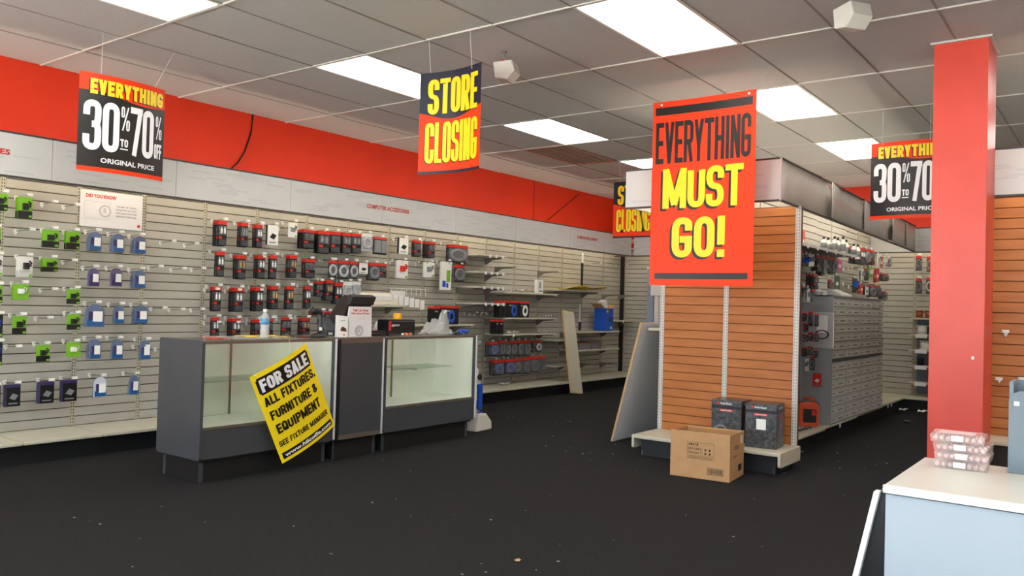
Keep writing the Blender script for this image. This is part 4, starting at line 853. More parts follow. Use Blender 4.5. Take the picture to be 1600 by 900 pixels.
# leaflet box
y = onX(534, 525, 2.13).y; t = thing('leaflet_box', 'narrow white leaflet box with a small picture, beside the feedback sign', 'box', (2.13, y, CT), -.25)
MB().prism([(-.045, 0), (.045, 0), (.045, .165), (-.045, .175)], -.03, .012, lambda a, b, d: (d, a, b)).build('carton', WHITE, t, fix=True, bevel=.002)
MB().prism([(-.02, .05), (.035, .045), (.03, .07), (.0, .085), (-.015, .075)], .012, .0135, lambda a, b, d: (d, a, b)).build('picture', mat('print_brown', (86, 52, 36), .5), t, fix=True); MB().box(.012, .0135, .005, .02, .015, .025).build('mark', PRED, t); MB().box(.012, .0132, -.02, .02, .13, .135).build('caption', MGREY, t)
# feedback sign
a, b = onX(545, 528, 2.14), onX(579, 528, 2.14); w = b.y-a.y; h = .245; t = thing('feedback_sign', 'white counter sign reading Tell Us How We Are Doing', 'sign', (2.14, a.y, CT), -.04)
MB().prism([(-.055, 0), (.0, 0), (-.006, h), (-.012, h)], 0, w, lambda p, q, d: (p, d, q)).build('stand', mat('paper_white', (230, 228, 228), .4), t, fix=True)
f = lambda u, v: (.0012-.006*v/h, u, v)
print_text('Tell Us How', .15*w, .84*h, .70*w, .085*h, f, PRED, t, .04); print_text('We Are Doing', .08*w, .725*h, .84*w, .085*h, f, PRED, t, .04)
for zz in (.64, .57): print_text('your feedback', .32*w, zz*h, .36*w, .02*h, f, PRED, t)
MB().torus(.036, .009, Matrix.Translation(f(.44*w, .2*h)) @ Matrix.Rotation(math.pi/2, 4, 'Y') @ Matrix.Diagonal((1, 1, .08, 1)), 24, 6).build('emblem_ring', PG, t); print_text('R', .33*w, .1*h, .24*w, .2*h, f, PG, t, .03)
# black boxed gadget with amber cap, loose packs
a, b = onX(607, 525, 2.08), onX(650, 525, 2.08); t = thing('gadget_box', 'black printed gadget box with red end on the far showcase', 'box', (2.08, a.y, CT), .05)
w = b.y-a.y; bx('carton', BLK, (-.13, 0, 0, w, 0, .135), t, bevel=.002); bx('red_end', PRED, (.0, .0012, 0, .03, .045, .125), t); print_text('gigaware', .035, .075, .10, .028, lambda u, v: (.0015, u, v), PWHT, t, .02); bx('stripe', mat('stripe_grey', (78, 80, 92), .4), (0, .0012, .03, w, .118, .128), t); bx('flap', DGREY, (-.12, -.01, .02, w-.02, .135, .138), t)
p = onX(621, 497, 2.02); t = thing('amber_cap', 'amber yellow plastic cap standing on the black gadget box', 'cap', (2.02, p.y, CT+.1385))
MB().lathe([(.036, 0), (.037, .01), (.034, .05), (.030, .055)], 20).build('shell', YELO, t, smooth=True)
for k in range(10): MB().box(.034, .0385, -.003, .003, .004, .045, Matrix.Rotation(k*.628, 4, 'Z')).build('rib', YELO, t)
for k, (a, b, x, z0, ds) in enumerate([(581, 600, 2.1, 0, 'red-topped black pack lying flat beside the feedback sign'), (583, 602, 2.02, .0, 'orange-marked black pack lying flat behind the other one')]):
    q, r_ = onX(a, 522, x), onX(b, 522, x); t = thing('flat_pack', ds, 'pack', (x, q.y, CT), -.1-.2*k, 'packs lying on the counter'); w = r_.y-q.y
    bx('card', BLK, (-.09 if k == 0 else -.14, 0, 0, w, 0, .022+.02*k), t, bevel=.003); bx('header_strip', ORANGE if k else PRED, (-.085, -.02, .002, .03, .022+.02*k, .026+.02*k), t)
t = thing('white_gadget', 'small white gadget with orange buttons before the black box', 'gadget', (2.14, onX(634, 524, 2.14).y, CT))
for k in range(5): MB().tube([(random.uniform(-.02, .02), -.05+k*.022, .012), (random.uniform(-.02, .02), -.03+k*.024, .016+.006*(k % 2))], .009, 8).build('button' if k % 2 else 'piece', ORANGE if k % 2 else WHITE, t, smooth=True)
# crumpled clear plastic
def crumple(name, label, cat, c, sx, sy, sz, seed, mt):
    random.seed(seed); b = bmesh.new(); bmesh.ops.create_icosphere(b, subdivisions=3, radius=1)
    for v in b.verts:
        k = 1+random.uniform(-.22, .22); v.co = Vector((v.co.x*sx*k, v.co.y*sy*k, max(-.02, v.co.z)*sz*k*(1.25 if v.co.y > -.2 else .6)))
    me = bpy.data.meshes.new(name); b.to_mesh(me); b.free(); me.materials.append(mt); o = link(name, me, None, c); return tag(o, label, cat)
CRINK = glass('crinkled_plastic', (226, 226, 224), .6, .15)
crumple('plastic_bag', 'crumpled clear plastic packaging heaped on the far showcase', 'packaging', (1.98, onX(680, 522, 1.98).y, CT+.004), .10, .17, .10, 3, CRINK)
crumple('plastic_clamshell', 'upright piece of clear clamshell behind the plastic heap', 'packaging', (1.86, onX(690, 505, 1.86).y, CT+.006), .05, .10, .17, 5, CRINK)
crumple('plastic_wrap', 'clear plastic wrap behind the feedback sign', 'packaging', (1.8, onX(594, 508, 1.8).y, CT+.004), .06, .09, .09, 8, CRINK)
y = onX(724, 520, 2.0).y; t = thing('blue_grip', 'blue double grip toy at the end of the far showcase', 'toy', (2.0, y, CT))
for d in (-.045, .045): MB().lathe([(.008, -.02), (.022, -.01), (.024, .01), (.008, .022)], 14, (0, d, .024), Matrix.Rotation(math.pi/2, 3, 'X')).build('pad', BLUEP, t, smooth=True)
MB().tube([(0, -.06, .022), (0, .06, .022)], .011, 10).build('bar', BLUEP, t, smooth=True); MB().tube([(0, -.06, .01), (0, -.12, .006)], .006, 8).build('lead', BLKP, t)
bx('tag_card', TAGW, (2.028, 2.03, 5.02, 5.08, .637, .675)); tag(bpy.data.objects['tag_card'], 'small white tag clipped to the glass shelf in the far showcase', 'tag'); bpy.data.objects['tag_card'].name = 'shelf_tag'

# carpet cleaner behind the counter end
t = thing('carpet_cleaner', 'white and blue upright carpet cleaner at the counter end', 'cleaner', (1.93, 6.34, 0), .1)
IVW = mat('cleaner_white', (222, 218, 206), .35)
MB().prism([(-.14, .0), (.17, .0), (.165, .08), (.05, .17), (-.10, .17)], -.13, .13, lambda a, b, d: (d, a*.9, b)).build('nozzle', IVW, t, fix=True, bevel=.02)
MB().tube([(0, -.02, .12), (0, .0, .3), (0, .0, .5), (0, -.02, .58), (0, -.06, .60)], [.085, .075, .065, .055, .03], 14).build('body', IVW, t, smooth=True)
MB().prism(rrect(-.035, .035, .2, .46, .02), .055, .085, lambda a, b, d: (d, a, b)).build('tank', BLUEP, t, fix=True, bevel=.006); MB().lathe([(.032, 0), (.032, .012), (.02, .016)], 16, (.062, 0, .525), Matrix.Rotation(math.pi/2, 3, 'Y')).build('dial', BLKP, t, smooth=True)
MB().tube([(0, -.05, .58), (-.02, -.08, .75), (-.03, -.08, .92)], .016, 10).build('handle', BLUEP, t, smooth=True); bx('latch', BLUEP, (.06, .09, -.03, .03, .155, .18), t)
# dark bin behind the first showcase end
o = bx('storage_bin', BLKP, (1.2, 1.45, 3.55, 3.85, 0, .42), None, bevel=.015); tag(o, 'black bin just behind the near end of the counter', 'bin')

# ------------------------------------------------------------------ leaning boards
t = thing('leaning_plank', 'long beige shelf plank leaning against the wall shelves', 'plank')
d = Vector((.62-.885, .12, 1.155)); Ln = d.length; d.normalize(); yv = Vector((0, 1, 0)); yv = (yv-d*yv.dot(d)).normalized(); nv = yv.cross(d)
M = Matrix((yv, nv, d)).transposed().to_4x4(); M.translation = Vector((.885, 9.905, .012))
MB().box(-.14, .15, -.012, .012, 0, Ln, M).build('board', SHELF, t); MB().box(-.143, -.14, -.012, .012, 0, Ln, M).build('raw_edge', TAN, t)
for u in (-.06, .08): MB().box(u-.018, u+.018, -.0125, .0127, Ln-.03, Ln+.001, M).build('tape', SYEL, t)
MB().box(-.02, .02, -.0127, .0127, .0, .03, M).build('tape', SYEL, t)
t = thing('leaning_board', 'large grey board leaning against the side of the middle gondola', 'board')
d = Vector((.277, 0, 1.11)); Ln = d.length; d.normalize(); yv = Vector((0, 1, 0)); nv = yv.cross(d)
M = Matrix((yv, nv, d)).transposed().to_4x4(); M.translation = Vector((3.285, 6.73, .005))
MB().box(.002, 1.2, -.01, .01, 0, Ln, M).build('board', GPANEL, t); MB().box(0, .002, -.01, .01, 0, Ln, M).build('raw_edge', TAN, t); MB().box(0, 1.2, -.01, .01, Ln, Ln+.002, M).build('raw_edge', TAN, t)

# ------------------------------------------------------------------ carton and speaker boxes
t = thing('open_carton', 'open brown cardboard carton on the floor before the wood panel', 'carton', (4.366, 5.735, 0), .1)
W_, D_, H_ = .452, .37, .345; th = .006
bx('front', KRAFT, (0, W_, 0, th, .003, H_), t); bx('back', KRAFT, (0, W_, D_-th, D_, .003, H_-.01), t); bx('side', KRAFT, (0, th, th, D_-th, .003, H_-.012), t); bx('side', KRAFT, (W_-th, W_, th, D_-th, .003, H_-.006), t); bx('bottom', KRAFTI, (0, W_, 0, D_, 0, .005), t)
MB().box(0, .004, 0, .32, -.10, 0, Matrix.Translation((W_-th-.012, .02, H_-.02)) @ Matrix.Rotation(.12, 4, 'Y')).build('flap', KRAFTI, t); MB().box(0, .4, 0, .004, -.10, 0, Matrix.Translation((.03, D_-th-.012, H_-.02))).build('flap', KRAFTI, t)
INK = mat('carton_ink', (96, 76, 56), .7); INKD = mat('carton_ink_dark', (50, 42, 34), .7)
f = lambda u, v: (u, -.0012, v); m = MB()
for a0, a1, b0, b1 in ((.13, .335, .265, .267), (.13, .335, .145, .147), (.13, .132, .145, .267), (.333, .335, .145, .267), (.13, .245, .235, .2365), (.13, .245, .203, .2045), (.13, .335, .172, .1735), (.245, .2465, .172, .236)): m.add([f(a0, b0), f(a1, b0), f(a1, b1), f(a0, b1)], [(0,1,2,3)])
m.build('label_lines', INK, t)
print_text('98418', .14, .243, .075, .016, f, INKD, t, .02); print_text('CECH-2501A', .137, .211, .105, .016, f, INKD, t, .02); print_text('Qty/Qté 3', .137, .18, .1, .017, f, INKD, t, .02)
m = MB()
for k in range(4):
    m.add([f(.14, .165-k*.005), f(.325, .165-k*.005), f(.325, .1665-k*.005), f(.14, .1665-k*.005)], [(0,1,2,3)])
for u, v in ((.262, .18), (.295, .18), (.262, .207), (.295, .207)): m.add([f(u, v), f(u+.014, v), f(u+.014, v+.016), f(u, v+.016)], [(0,1,2,3)])
m.build('fine_print', INK, t)['kind'] = 'stuff'
m = MB(); random.seed(4); u = .292
for d in ((.285, .405, .085, .088), (.285, .405, .04, .043), (.285, .288, .04, .088), (.402, .405, .04, .088)): m.add([f(d[0], d[2]), f(d[1], d[2]), f(d[1], d[3]), f(d[0], d[3])], [(0,1,2,3)])
while u < .396:
    ww = random.choice((.0012, .002, .003)); m.add([f(u, .048), f(u+ww, .048), f(u+ww, .08), f(u, .08)], [(0,1,2,3)]); u += ww+random.choice((.0015, .0025))
m.build('barcode', INKD, t)['kind'] = 'stuff'
fs = lambda u, v: (W_+.0012, u, v)
print_text('CECH', .10, .22, .12, .03, fs, INK, t, .02); print_text('Qty 3', .08, .16, .12, .022, fs, INK, t, .02); bx('mark', INKD, (W_, W_+.001, .22, .31, .05, .10), t); bx('sticker', TAGW, (W_, W_+.001, .28, .32, .25, .31), t)
def speaker_box(x, y, w, d, h, rz, label, white):
    t = thing('speaker_box', label, 'box', (x, y, .178), rz)
    DK = mat('speaker_print', (58, 60, 64), .3, var=.55, scale=34, sub=(92, 96, 100))
    bx('carton', DK, (0, w, 0, d, 0, h), t, bevel=.003); bx('top_band', BLK, (-.001, w+.001, -.001, d+.001, h*.8, h*.87), t)
    f = lambda u, v: (u, -.0022, v); fs = lambda u, v: (w+.0022, u, v)
    print_text('RadioShack', .30*w, h*.90, .38*w, .05*h, f, PWHT, t, .02); MB().lathe([(.011, 0), (.011, .001)], 12, f(.23*w, .925*h), Matrix.Rotation(math.pi/2, 3, 'X')).build('emblem', PRED, t)
    MB().prism(rrect(.27*w, .72*w, .735*h, .79*h, .006), .001, .0022, lambda a, b, dd: (a, -dd, b)).build('red_badge', PRED, t, fix=True); print_text('SUBWOOFER', .31*w, .745*h, .37*w, .03*h, lambda u, v: (u, -.003, v), PWHT, t, .02)
    if white: bx('sticker', TAGW, (.36*w, .66*w, -.002, 0, .42*h, .66*h), t)
    else:
        MB().torus(.06, .008, Matrix.Translation((.32*w, -.001, .22*h)) @ Matrix.Rotation(math.pi/2, 4, 'X') @ Matrix.Diagonal((1, 1, .15, 1)), 24, 6).build('speaker_print', MGREY, t)
        for k in range(3): print_text('wireless powered', .62*w, (.48-.035*k)*h, .3*w, .018*h, f, MGREY, t)
    MB().torus(.055, .012, Matrix.Translation((w+.001, .55*d, .34*h)) @ Matrix.Rotation(math.pi/2, 4, 'Y') @ Matrix.Diagonal((1.2, 1, .15, 1)), 24, 6).build('speaker_print', MGREY, t); bx('side_badge', PRED, (w, w+.0015, .25*d, .7*d, .7*h, .745*h), t); print_text('RadioShack', .22*d, h*.9, .5*d, .04*h, fs, PWHT, t, .02)
speaker_box(4.395, 6.42, .25, .24, .345, .04, 'dark subwoofer box partly behind the brown carton', False); speaker_box(4.70, 6.37, .245, .25, .345, .10, 'dark subwoofer box with a white sticker near the shelf end', True)

# ------------------------------------------------------------------ drawer cabinet of the island aisle
def slope(y): return SKEW*(y-CY)
CFX = 4.905; cy0, cy1 = 8.24, 10.30; cz0, cz1 = .171, 1.415
t = thing('parts_cabinet', 'grey steel cabinet with small parts drawers on the gondola side', 'cabinet', (0, 0, 0), 0)
CG = mat('cabinet_grey', (146, 150, 152), .45, var=.04, scale=10); DR = mat('drawer_face', (216, 213, 203), .45)
o = slope(9.27); bx('body', CG, (4.43+o, CFX+o-.05, cy0, cy1, cz0, cz1), t); bx('side_panel', CG, (4.43+o, CFX+o-.012, cy0-.012, cy0, cz0, cz1+.01), t); bx('top', CG, (4.43+o, CFX+o-.02, cy0-.012, cy1, cz1, cz1+.012), t)
bx('mid_rail', DGREY, (CFX+o-.05, CFX+o-.02, cy0, cy1, (cz0+cz1)/2-.012, (cz0+cz1)/2+.012), t)
nw = (cy1-cy0)/4; nh = (cz1-cz0-.05)/14
dm = MB().prism([(-.03, .003), (.0, .003), (.0, .058), (.008, .066), (.008, .074), (-.03, .074)], .006, nw-.008, lambda a, b, d: (a, d, b)).mesh('drawer', DR, fix=True)
lmh = MB().box(.0, .0015, .03, nw-.05, .012, .05).mesh('label_strip', mat('label_dim', (222, 220, 212), .5)); lk = MB()
for q in range(5): lk.box(.0015, .0024, nw*.5+q*.035, nw*.5+q*.035+.02, .022, .036)
lk.box(.0015, .0024, .05, .12, .026, .034); lkm = lk.mesh('label_print', mat('label_ink', (90, 86, 80), .6))
for c in range(4):
    for r_ in range(14):
        z = cz0+.008+r_*nh+(.03 if r_ > 6 else 0); dd = link('drawer', dm, t, (CFX+o-.018+random.uniform(-.004, .006), cy0+c*nw, z), None, (1, 1, nh/.078))
        s_ = link('label_strip', lmh, dd); link('label_print', lkm, dd)['kind'] = 'stuff'
# bag, cards and hooks on the cabinet side (faces -y)
def onside(px, py, Y): return onY(px, py, Y)
Ys = cy0-.02
a, b = onY(1259, 487, Ys), onY(1304, 546, Ys); t = thing('poly_bag', 'white poly bag with black cable hanging on the cabinet side', 'bag')
MB().prism(rrect(a.x, b.x, b.z, a.z, .03), Ys-.03, Ys, lambda p, q, d: (p, d, q)).build('bag', CLEARW, t, fix=True, bevel=.01); MB().torus(.05, .007, Matrix.Translation((a.x+.6*(b.x-a.x), Ys-.034, b.z+.14)) @ Matrix.Rotation(math.pi/2, 4, 'X') @ Matrix.Diagonal((1.2, .8, 1, 1)), 20, 6).build('cable', BLK, t, smooth=True)
bx('insert', WHITE, (a.x+.12, b.x-.06, Ys-.032, Ys-.03, a.z-.2, a.z-.03), t)
def side_pack(ty, x0, y0, x1, y1, label, dep=.04, group='packs on the cabinet side'):
    Y = Ys-dep; a, b = onY(x0, y0, Y), onY(x1, y1, Y)
    K[ty].put('product_pack', label, 'pack', ((a.x+b.x)/2, Y, a.z), b.x-a.x, a.z-b.z, -math.pi/2+random.uniform(-.2, .2), group)
side_pack('rd', 1270, 583, 1283, 604, 'red blister card hanging low on the cabinet side', .02)
n = 0
for (x, y, w, h, ty) in [(1254, 489, 7, 13, 'cb'), (1263, 487, 7, 22, 'hk'), (1273, 490, 6, 20, 'hk'), (1254, 522, 8, 12, 'co'), (1263, 519, 8, 14, 'ck'), (1272, 522, 7, 12, 'co'), (1253, 543, 8, 14, 'cb'), (1262, 541, 8, 14, 'co'), (1271, 547, 7, 12, 'ck'), (1258, 560, 7, 20, 'ww'), (1266, 557, 7, 22, 'co'), (1256, 505, 7, 14, 'cb')]:
    side_pack(ty, x, y, x+w, y+h, 'small accessory pack, %s of those crowding the cabinet side' % ordw(n), .05+.02*(n % 3)); n += 1
# orange case and tins on the base shelf
p = onZ(1283, 657, .17); t = thing('orange_case', 'orange plastic carrying case standing on the base shelf', 'case', (4.70, 7.98, .171), .45); t.scale = (.85, .85, .85)
MB().prism(rrect(-.11, .11, 0, .27, .045), -.05, .05, lambda a, b, d: (a, d, b)).build('shell', ORANGE, t, fix=True, bevel=.014)
MB().tube([(-.06, 0, .25), (-.055, 0, .31), (.055, 0, .31), (.06, 0, .25)], .016, 10).build('handle', ORANGE, t, smooth=True)
MB().prism(rrect(-.06, .08, .05, .2, .01), -.056, -.05, lambda a, b, d: (a, d, b)).build('window', BLK, t, fix=True); bx('red_flap', PRED, (.03, .07, -.06, -.056, .13, .19), t)
for d in (-.085, .085): MB().lathe([(.024, -.02), (.024, .02)], 12, (d, 0, .255), Matrix.Rotation(math.pi/2, 3, 'X')).build('corner_cap', BLKP, t, smooth=True)
for k in range(4):
    p = onZ(1249+k*5.5, 673-k*1.6, .172); q = thing('solder_tin', 'small silver-rimmed tin, %s in the row on the base shelf' % ordw(k), 'tin', (p.x, p.y, .1715), 0, 'tins on the base shelf')
    MB().lathe([(.022, 0), (.022, .014)], 14).build('can', BLK, q, smooth=True); MB().torus(.022, .003, Matrix.Translation((0, 0, .014)), 16, 6).build('rim', CHROME, q, smooth=True)
p = onZ(1262, 667, .172); o = MB().box(-.06, .06, -.012, .012, 0, .012, Matrix.Rotation(.6, 4, 'Z')).build('wood_offcut', TAN, None, loc=(p.x, p.y+.05, .1715)); tag(o, 'small wooden offcut beside the tins', 'offcut')
for k, (a, b) in enumerate(((1302, 664), (1384, 631), (1390, 630))):
    p = onX(a, b, 4.80+slope(9)+.02); o = bx('price_flag', TAGW, (0, .0015, -.03, .03, -.05, 0)); o.location = (4.877+slope(p.y), p.y, .165); tag(o, 'white price flag hanging from the base shelf edge, %s from the wood end' % ordw(k), 'price tag')

# ------------------------------------------------------------------ merchandise above the drawers
IX = 4.80
zsh = onX(1300, 391, IX).z; t = thing('bottle_shelf', 'dark shelf of white spray bottles on the gondola side', 'shelf'); y0, y1 = 7.05, onX(1335, 400, IX).y
bx('board', mat('shelf_shadow', (120, 116, 106), .5), (4.41, IX, y0, y1, zsh-.02, zsh), t); bx('edge', WHITE, (IX, IX+.004, y0, y1, zsh-.02, zsh+.006), t)  # board is shelf enamel darkened, with the shade put into its colour
for k in range(7): link('price_tag', TG, t, (IX+.006, y0+.18+k*(y1-y0-.3)/6, zsh))
BT = Proto().part('body', WHITE, MB().lathe([(.4, 0), (.42, .05), (.42, .62), (.3, .75), (.16, .8), (.16, .86)], 12), smooth=True).part('cap', BLKP, MB().lathe([(.18, .84), (.18, 1), (.12, 1.0)], 10), smooth=True).part('label', MGREY, MB().lathe([(.425, .15), (.425, .55)], 12), smooth=True)
for k, (x, top, bot, dx) in enumerate(((1287, 363, 383, 0), (1294, 361, 384, .06), (1304, 363, 388, 0), (1309, 362, 389, .07), (1317, 363, 391, 0), (1322, 366, 392, .06), (1334, 378, 398, 0), (1340, 376, 399, .07))):
    X = IX-.06-dx; p = onX(x, bot, X); q = onX(x, top, X); h = q.z-p.z
    o = None
    for nm, me, ov in BT.p:
        if o is None: o = link('spray_bottle', me, None, (X, p.y, zsh+.001), None, (.07, .07, h)); tag(o, 'white bottle with label, %s along the gondola shelf' % ordw(k), 'bottle', 'bottles on the gondola shelf')
        else: link(nm, me, o)
ISL = [('upper', [('rd', 1254, 359, 1260, 396, 1), ('bt', 1255, 399, 1259, 418, 2), ('bt', 1260, 398, 1264, 417, 2), ('ww', 1265, 397, 1272, 416, 2), ('cb', 1277, 400, 1283, 424, 3), ('hk', 1284, 399, 1291, 430, 3), ('cb', 1293, 402, 1299, 424, 2), ('hk', 1299, 402, 1306, 428, 2), ('pk', 1309, 405, 1317, 424, 1)]),
       ('bubble', [('cb', 1336, 386, 1342, 412, 3), ('cw', 1344, 388, 1351, 413, 3), ('co', 1352, 389, 1359, 412, 2), ('cb', 1360, 391, 1367, 414, 2), ('ww', 1372, 398, 1376, 416, 1), ('rd', 1377, 401, 1380, 418, 1), ('cx', 1384, 400, 1391, 417, 1)]),
       ('middle', [('ck', 1271, 428, 1279, 452, 3), ('or', 1295, 437, 1300, 455, 1), ('gn', 1304, 431, 1314, 453, 1), ('ww', 1346, 420, 1351, 438, 2), ('cb', 1352, 420, 1357, 438, 2), ('gw', 1359, 418, 1363, 434, 2), ('rd', 1370, 420, 1374, 441, 2), ('hk', 1378, 427, 1386, 439, 2)]),
       ('lower', [('cb', 1255, 448, 1260, 458, 2), ('ww', 1262, 451, 1267, 472, 3), ('co', 1269, 452, 1275, 472, 3), ('cx', 1278, 452, 1283, 472, 3), ('bt', 1334, 435, 1340, 457, 1), ('rd', 1345, 444, 1350, 459, 2), ('wb', 1353, 448, 1358, 461, 1), ('co', 1359, 445, 1368, 464, 2), ('hk', 1369, 446, 1376, 464, 2), ('hk', 1378, 455, 1386, 469, 2)])]
for nm, it in ISL: hang('gondola packs', nm, it, 4.64, 4.42, .03)
# clear dome of boxed bulbs, flat tray
t = thing('display_tray', 'white papers in a tray on top of the drawer cabinet', 'tray', (4.75+slope(9), 8.95, cz1+.0125)); MB().prism([(0, 0), (.14, 0), (.14, .02), (0, .08)], -.2, .2, lambda a, b, d: (a-.07, d, b)).build('wedge', WHITE, t, fix=True)

# ------------------------------------------------------------------ back wall beyond the island (faces -y)
YB1 = 12.25
def back_hang(items, rown):
    for i, (ty, a, b, c, d) in enumerate(items):
        Y = YB1-.16; p, q = onY(a, b, Y), onY(c, d, Y)
        K[ty].put('product_pack', '%s, %s of the %s pair beside the pillar' % (DESC[ty], ordw(i), rown), 'pack', ((p.x+q.x)/2, Y+.005, p.z), q.x-p.x, p.z-q.z, -math.pi/2, 'packs on the back wall')
        hook(((p.x+q.x)/2, YB1+.005, p.z+.004), 'peg hook carrying the %s %s pack beside the pillar' % (ordw(i), rown), -math.pi/2)
back_hang([('hk', 1431, 400, 1440, 423), ('or', 1448, 401, 1459, 425)], 'upper'); back_hang([('hk', 1431, 435, 1440, 459), ('cc', 1447, 434, 1458, 459)], 'lower')
zs = [onY(1440, y, YB1-.3).z for y in (497, 523, 547, 572, 598)]
sx0 = onY(1427, 540, YB1).x
t = thing('wire_rack', 'slate backed rack of thin shelves with spools by the pillar', 'rack'); bx('back_panel', SLATE, (sx0+.05, 5.9, YB1-.012, YB1-.006, .19, zs[0]-.02), t)
for z in zs:
    bx('shelf', SHELF, (sx0, 5.9, YB1-.3, YB1-.006, z-.02, z), t)
for k, z in enumerate(zs[1:]):
    for u in (0, .33): link('price_tag', MB().box(-.07, .07, -.002, 0, -.045, .005).mesh('price_tag', TAGW), t, (sx0+.15+u, YB1-.301, z))
SPN = [('copper', COPPER), ('white', WHITE), ('grey', MGREY), ('black', BLKP)]
for k, (zi, dx, mi, r_, h) in enumerate([(0, .04, 0, .05, .1), (0, .15, 0, .045, .1), (0, .27, 3, .06, .09), (1, .08, 1, .07, .12), (1, .22, 1, .07, .12), (1, .40, 3, .08, .17), (2, .12, 1, .08, .12), (2, .38, 3, .07, .14), (3, .06, 3, .05, .1), (3, .22, 0, .06, .11), (3, .42, 3, .07, .13), (4, .36, 0, .07, .13)]):
    nm, mt = SPN[mi]; c = (sx0+.06+dx, YB1-.17, zs[zi]+.001); q = thing('wire_spool', '%s wire spool, %s on the %s shelf of the rack by the pillar' % (nm, ordw(k % 3), ['top', 'second', 'third', 'fourth', 'bottom'][zi]), 'spool', c, 0, 'wire spools')
    MB().lathe([(r_*.85, .012), (r_*.85, h-.012)], 16).build('winding', mt, q, smooth=True); MB().lathe([(r_, 0), (r_, .012)], 16).build('flange', mat('spool_blue', (36, 62, 110), .4) if mi == 3 else mt, q, smooth=True); MB().lathe([(r_, h-.012), (r_, h)], 16).build('flange', mat('spool_blue', (36, 62, 110)) if mi == 3 else mt, q, smooth=True)
# hooks on the wood end past the pillar
for k, (a, b) in enumerate(((1562, 592), (1597, 592), (1572, 520))):
    p = onY(a, b, 6.8-.0); hook((p.x, 6.795, p.z), 'bare peg hook on the wood panel past the pillar, %s one' % ordw(k), -math.pi/2, 'bare peg hooks')
# white sign and posts seen past the leaning board
t = thing('door_frame', 'white and grey door frame posts between the far corner and the gondola', 'door frame')
p = onY(1024, 480, 11.7); bx('white_post', WHITE, (p.x-.02, p.x+.05, 11.7, 11.75, 0, 1.9), t); bx('grey_post', mat('post_blue', (150, 164, 180), .4), (p.x-.16, p.x-.05, 11.72, 11.77, 0, 1.9), t); bx('notice', TAGW, (p.x-.08, p.x+.12, 11.68, 11.69, onY(1024, 462, 11.7).z, onY(1024, 440, 11.7).z), t)
bx('crosspiece', WHITE, (p.x-.16, p.x+.05, 11.7, 11.75, 1.86, 1.9), t)

# ------------------------------------------------------------------ ceiling spot fixtures
def spot(loc, rz, label, sc_=1):
    t = thing('ceiling_speaker', label, 'speaker', loc, rz); t.scale = (.84, .84, .84)
    MB().lathe([(.03*sc_, 0), (.03*sc_, -.012)], 14).build('base', MGREY, t)
    MB().tube([(0, 0, -.01), (.0, .0, -.05), (.03, 0, -.09)], .010*sc_, 8).build('arm', MGREY, t); bx('yoke', MGREY, (.005, .075, -.035, .035, -.12, -.105), t)
    bx('wire_clip', PRED, (-.02, -.005, -.01, .01, -.13, -.07), t)
    MB().prism([(-.07, -.11), (.10, -.10), (.13, -.20), (.06, -.27), (-.05, -.25)], -.085*sc_, .085*sc_, lambda a, b, d: (a*sc_, d, b)).build('housing', mat('speaker_white', (206, 204, 198), .45), t, fix=True, bevel=.012)
    MB().prism([(.10, -.11), (.125, -.195), (.128, -.195), (.104, -.108)], -.075, .075, lambda a, b, d: (a*sc_+.003, d, b)).build('grille', mat('grille_grey', (176, 174, 168), .6), t, fix=True)
spot((3.46, 4.71, 3.1), .3, 'off-white wedge speaker on a ceiling bracket beside the store closing sign'); spot((5.83, 4.88, 3.1), -.6, 'off-white wedge speaker on the ceiling near the top edge of the picture')

# ------------------------------------------------------------------ foreground white table
t = thing('display_table', 'white laminate display table in the near corner', 'table')
WT = mat('table_white', (208, 206, 197), .35, var=.02, scale=10); WP = mat('table_panel', (176, 189, 201), .4)
bx('top', WT, (6.545, 8.1, 2.665, 3.29, .728, .75), t, bevel=.004); bx('top_edge', mat('table_edge', (236, 240, 246), .3), (6.545, 8.1, 2.655, 2.666, .728, .752), t, bevel=.002)
bx('front_panel', WP, (6.55, 8.1, 2.672, 2.69, .02, .722), t); bx('painted_shadow', DGREY, (6.55, 8.1, 2.676, 2.69, .70, .728), t); bx('back_panel', WP, (6.55, 8.1, 3.26, 3.28, .02, .728), t)  # dark grey strip painted for the shade under the table top
mb = MB().prism([(6.502, .60), (6.53, .728), (6.548, .728), (6.548, .0), (6.37, .0)], 2.68, 3.27, lambda a, b, d: (a, d, b)); mb.build('splayed_side', BLKP, t, fix=True)
MB().prism([(6.365, .0), (6.382, .0), (6.536, .728), (6.52, .728)], 2.655, 2.69, lambda a, b, d: (a, d, b)).build('side_edge', MATS['table_edge'], t, fix=True)
for k in range(4):
    random.seed(k); rz = (.05, .0, -.04, .06)[k]; q = thing('bead_carton', 'clear carton of pinkish balls, %s of four stacked on the white table' % ['bottom', 'second from the bottom', 'second from the top', 'top'][k], 'carton', (6.68+(.0, .008, .006, -.008)[k], 3.16, .7505+k*.0292), rz, 'ball cartons')
    MB().prism([(-.095, .0), (.095, 0), (.10, .022), (.094, .028), (-.094, .028), (-.10, .022)], -.06, .06, lambda a, b, d: (a*.82, d, b)).build('shell', glass('carton_clear', (250, 246, 245), .8, .05), q, fix=True)
    bm_ = MB().lathe([(.001, -.0085), (.006, -.006), (.0085, 0), (.006, .006), (.001, .0085)], 8).mesh('ball', PINK, smooth=True)
    for i in range(8):
        for j in range(3): link('ball', bm_, q, (-.066+i*.0188, -.045+j*.045, .0112))
    bx('clasp', WHITE, (-.018, .018, -.0615, -.06, .006, .024), q)
    bx('sticker', mat('sticker_pale', (222, 196, 192), .4), (-.06, .05, -.04, .04, .0281, .0287), q)
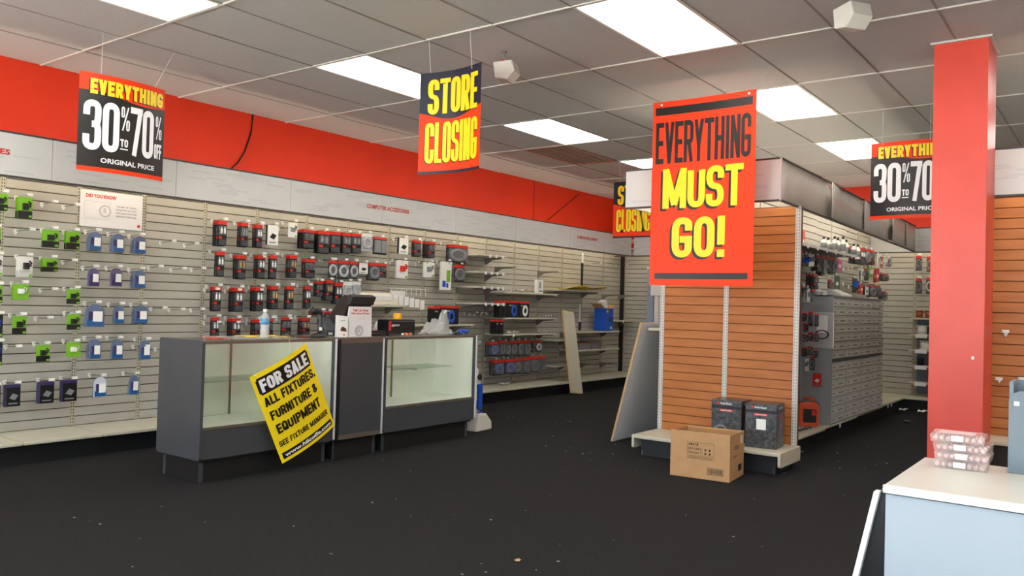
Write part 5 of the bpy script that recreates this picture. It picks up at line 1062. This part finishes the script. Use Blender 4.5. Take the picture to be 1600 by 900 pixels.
t = thing('slate_bin', 'slate grey open bin standing at the back of the white table', 'bin', (6.815, 3.17, .751))
MB().prism([(0, 0), (.3, 0), (.3, .27), (.03, .27), (.012, .262), (0, .24)], 0, .012, lambda a, b, d: (a, d, b)).build('front', SLATE, t, fix=True); bx('side', SLATE, (0, .012, .012, .12, 0, .3), t); bx('back', SLATE, (.0, .3, .12, .132, 0, .3), t); bx('side', SLATE, (.288, .3, .012, .12, 0, .27), t); bx('bottom', SLATE, (.012, .288, .012, .12, 0, .008), t); bx('sticker', TAGW, (.015, .03, -.001, 0, .222, .236), t)

# ------------------------------------------------------------------ litter on the carpet
random.seed(21); m = MB()
for _ in range(130):
    x, y = random.uniform(1.5, 6.5), random.uniform(2.0, 8.5)
    if 1.6 < x < 2.4 and y < 6.2: continue
    s = random.uniform(.004, .012); a = random.random()*6; c, s2 = math.cos(a)*s, math.sin(a)*s
    m.add([(x+c, y+s2, .0015), (x-s2, y+c, .002), (x-c*.5, y-s2*.6, .004), (x+s2, y-c, .0015)], [(0,1,2,3)])
o = m.build('litter', mat('litter_pale', (168, 158, 140), .8)); tag(o, 'tiny pale scraps of litter scattered over the dark carpet', 'litter'); o['kind'] = 'stuff'
for k, (a, b) in enumerate(((809, 877), (1418, 660), (1250, 707))):
    p = onZ(a, b, 0); scrap((p.x, p.y, 0), (.035, .09, .07)[k], 'torn paper scrap on the carpet, '+('nearest the camera', 'in the drawer aisle', 'beside the wood panel base')[k], TAN if k == 0 else mat('scrap_dim', (120, 112, 108), .8))
for k, (a, b) in enumerate(((1405, 642), (1432, 646))):
    p = onZ(a, b, .02); scrap((p.x, 11.72, 0), .14, 'white torn label at the foot of the back wall, %s one' % ORD[k], TAGW)
p = onZ(972, 598, 0); o = bx('grey_carton', MGREY, (-.09, .09, -.05, .05, 0, .1), None, bevel=.004); o.location = (onY(970, 590, 11.6).x, 11.72, .001); tag(o, 'small grey carton with red top on the floor in the far corner', 'carton'); bx('red_top', PRED, (-.09, .09, -.05, .05, .1, .112), o)
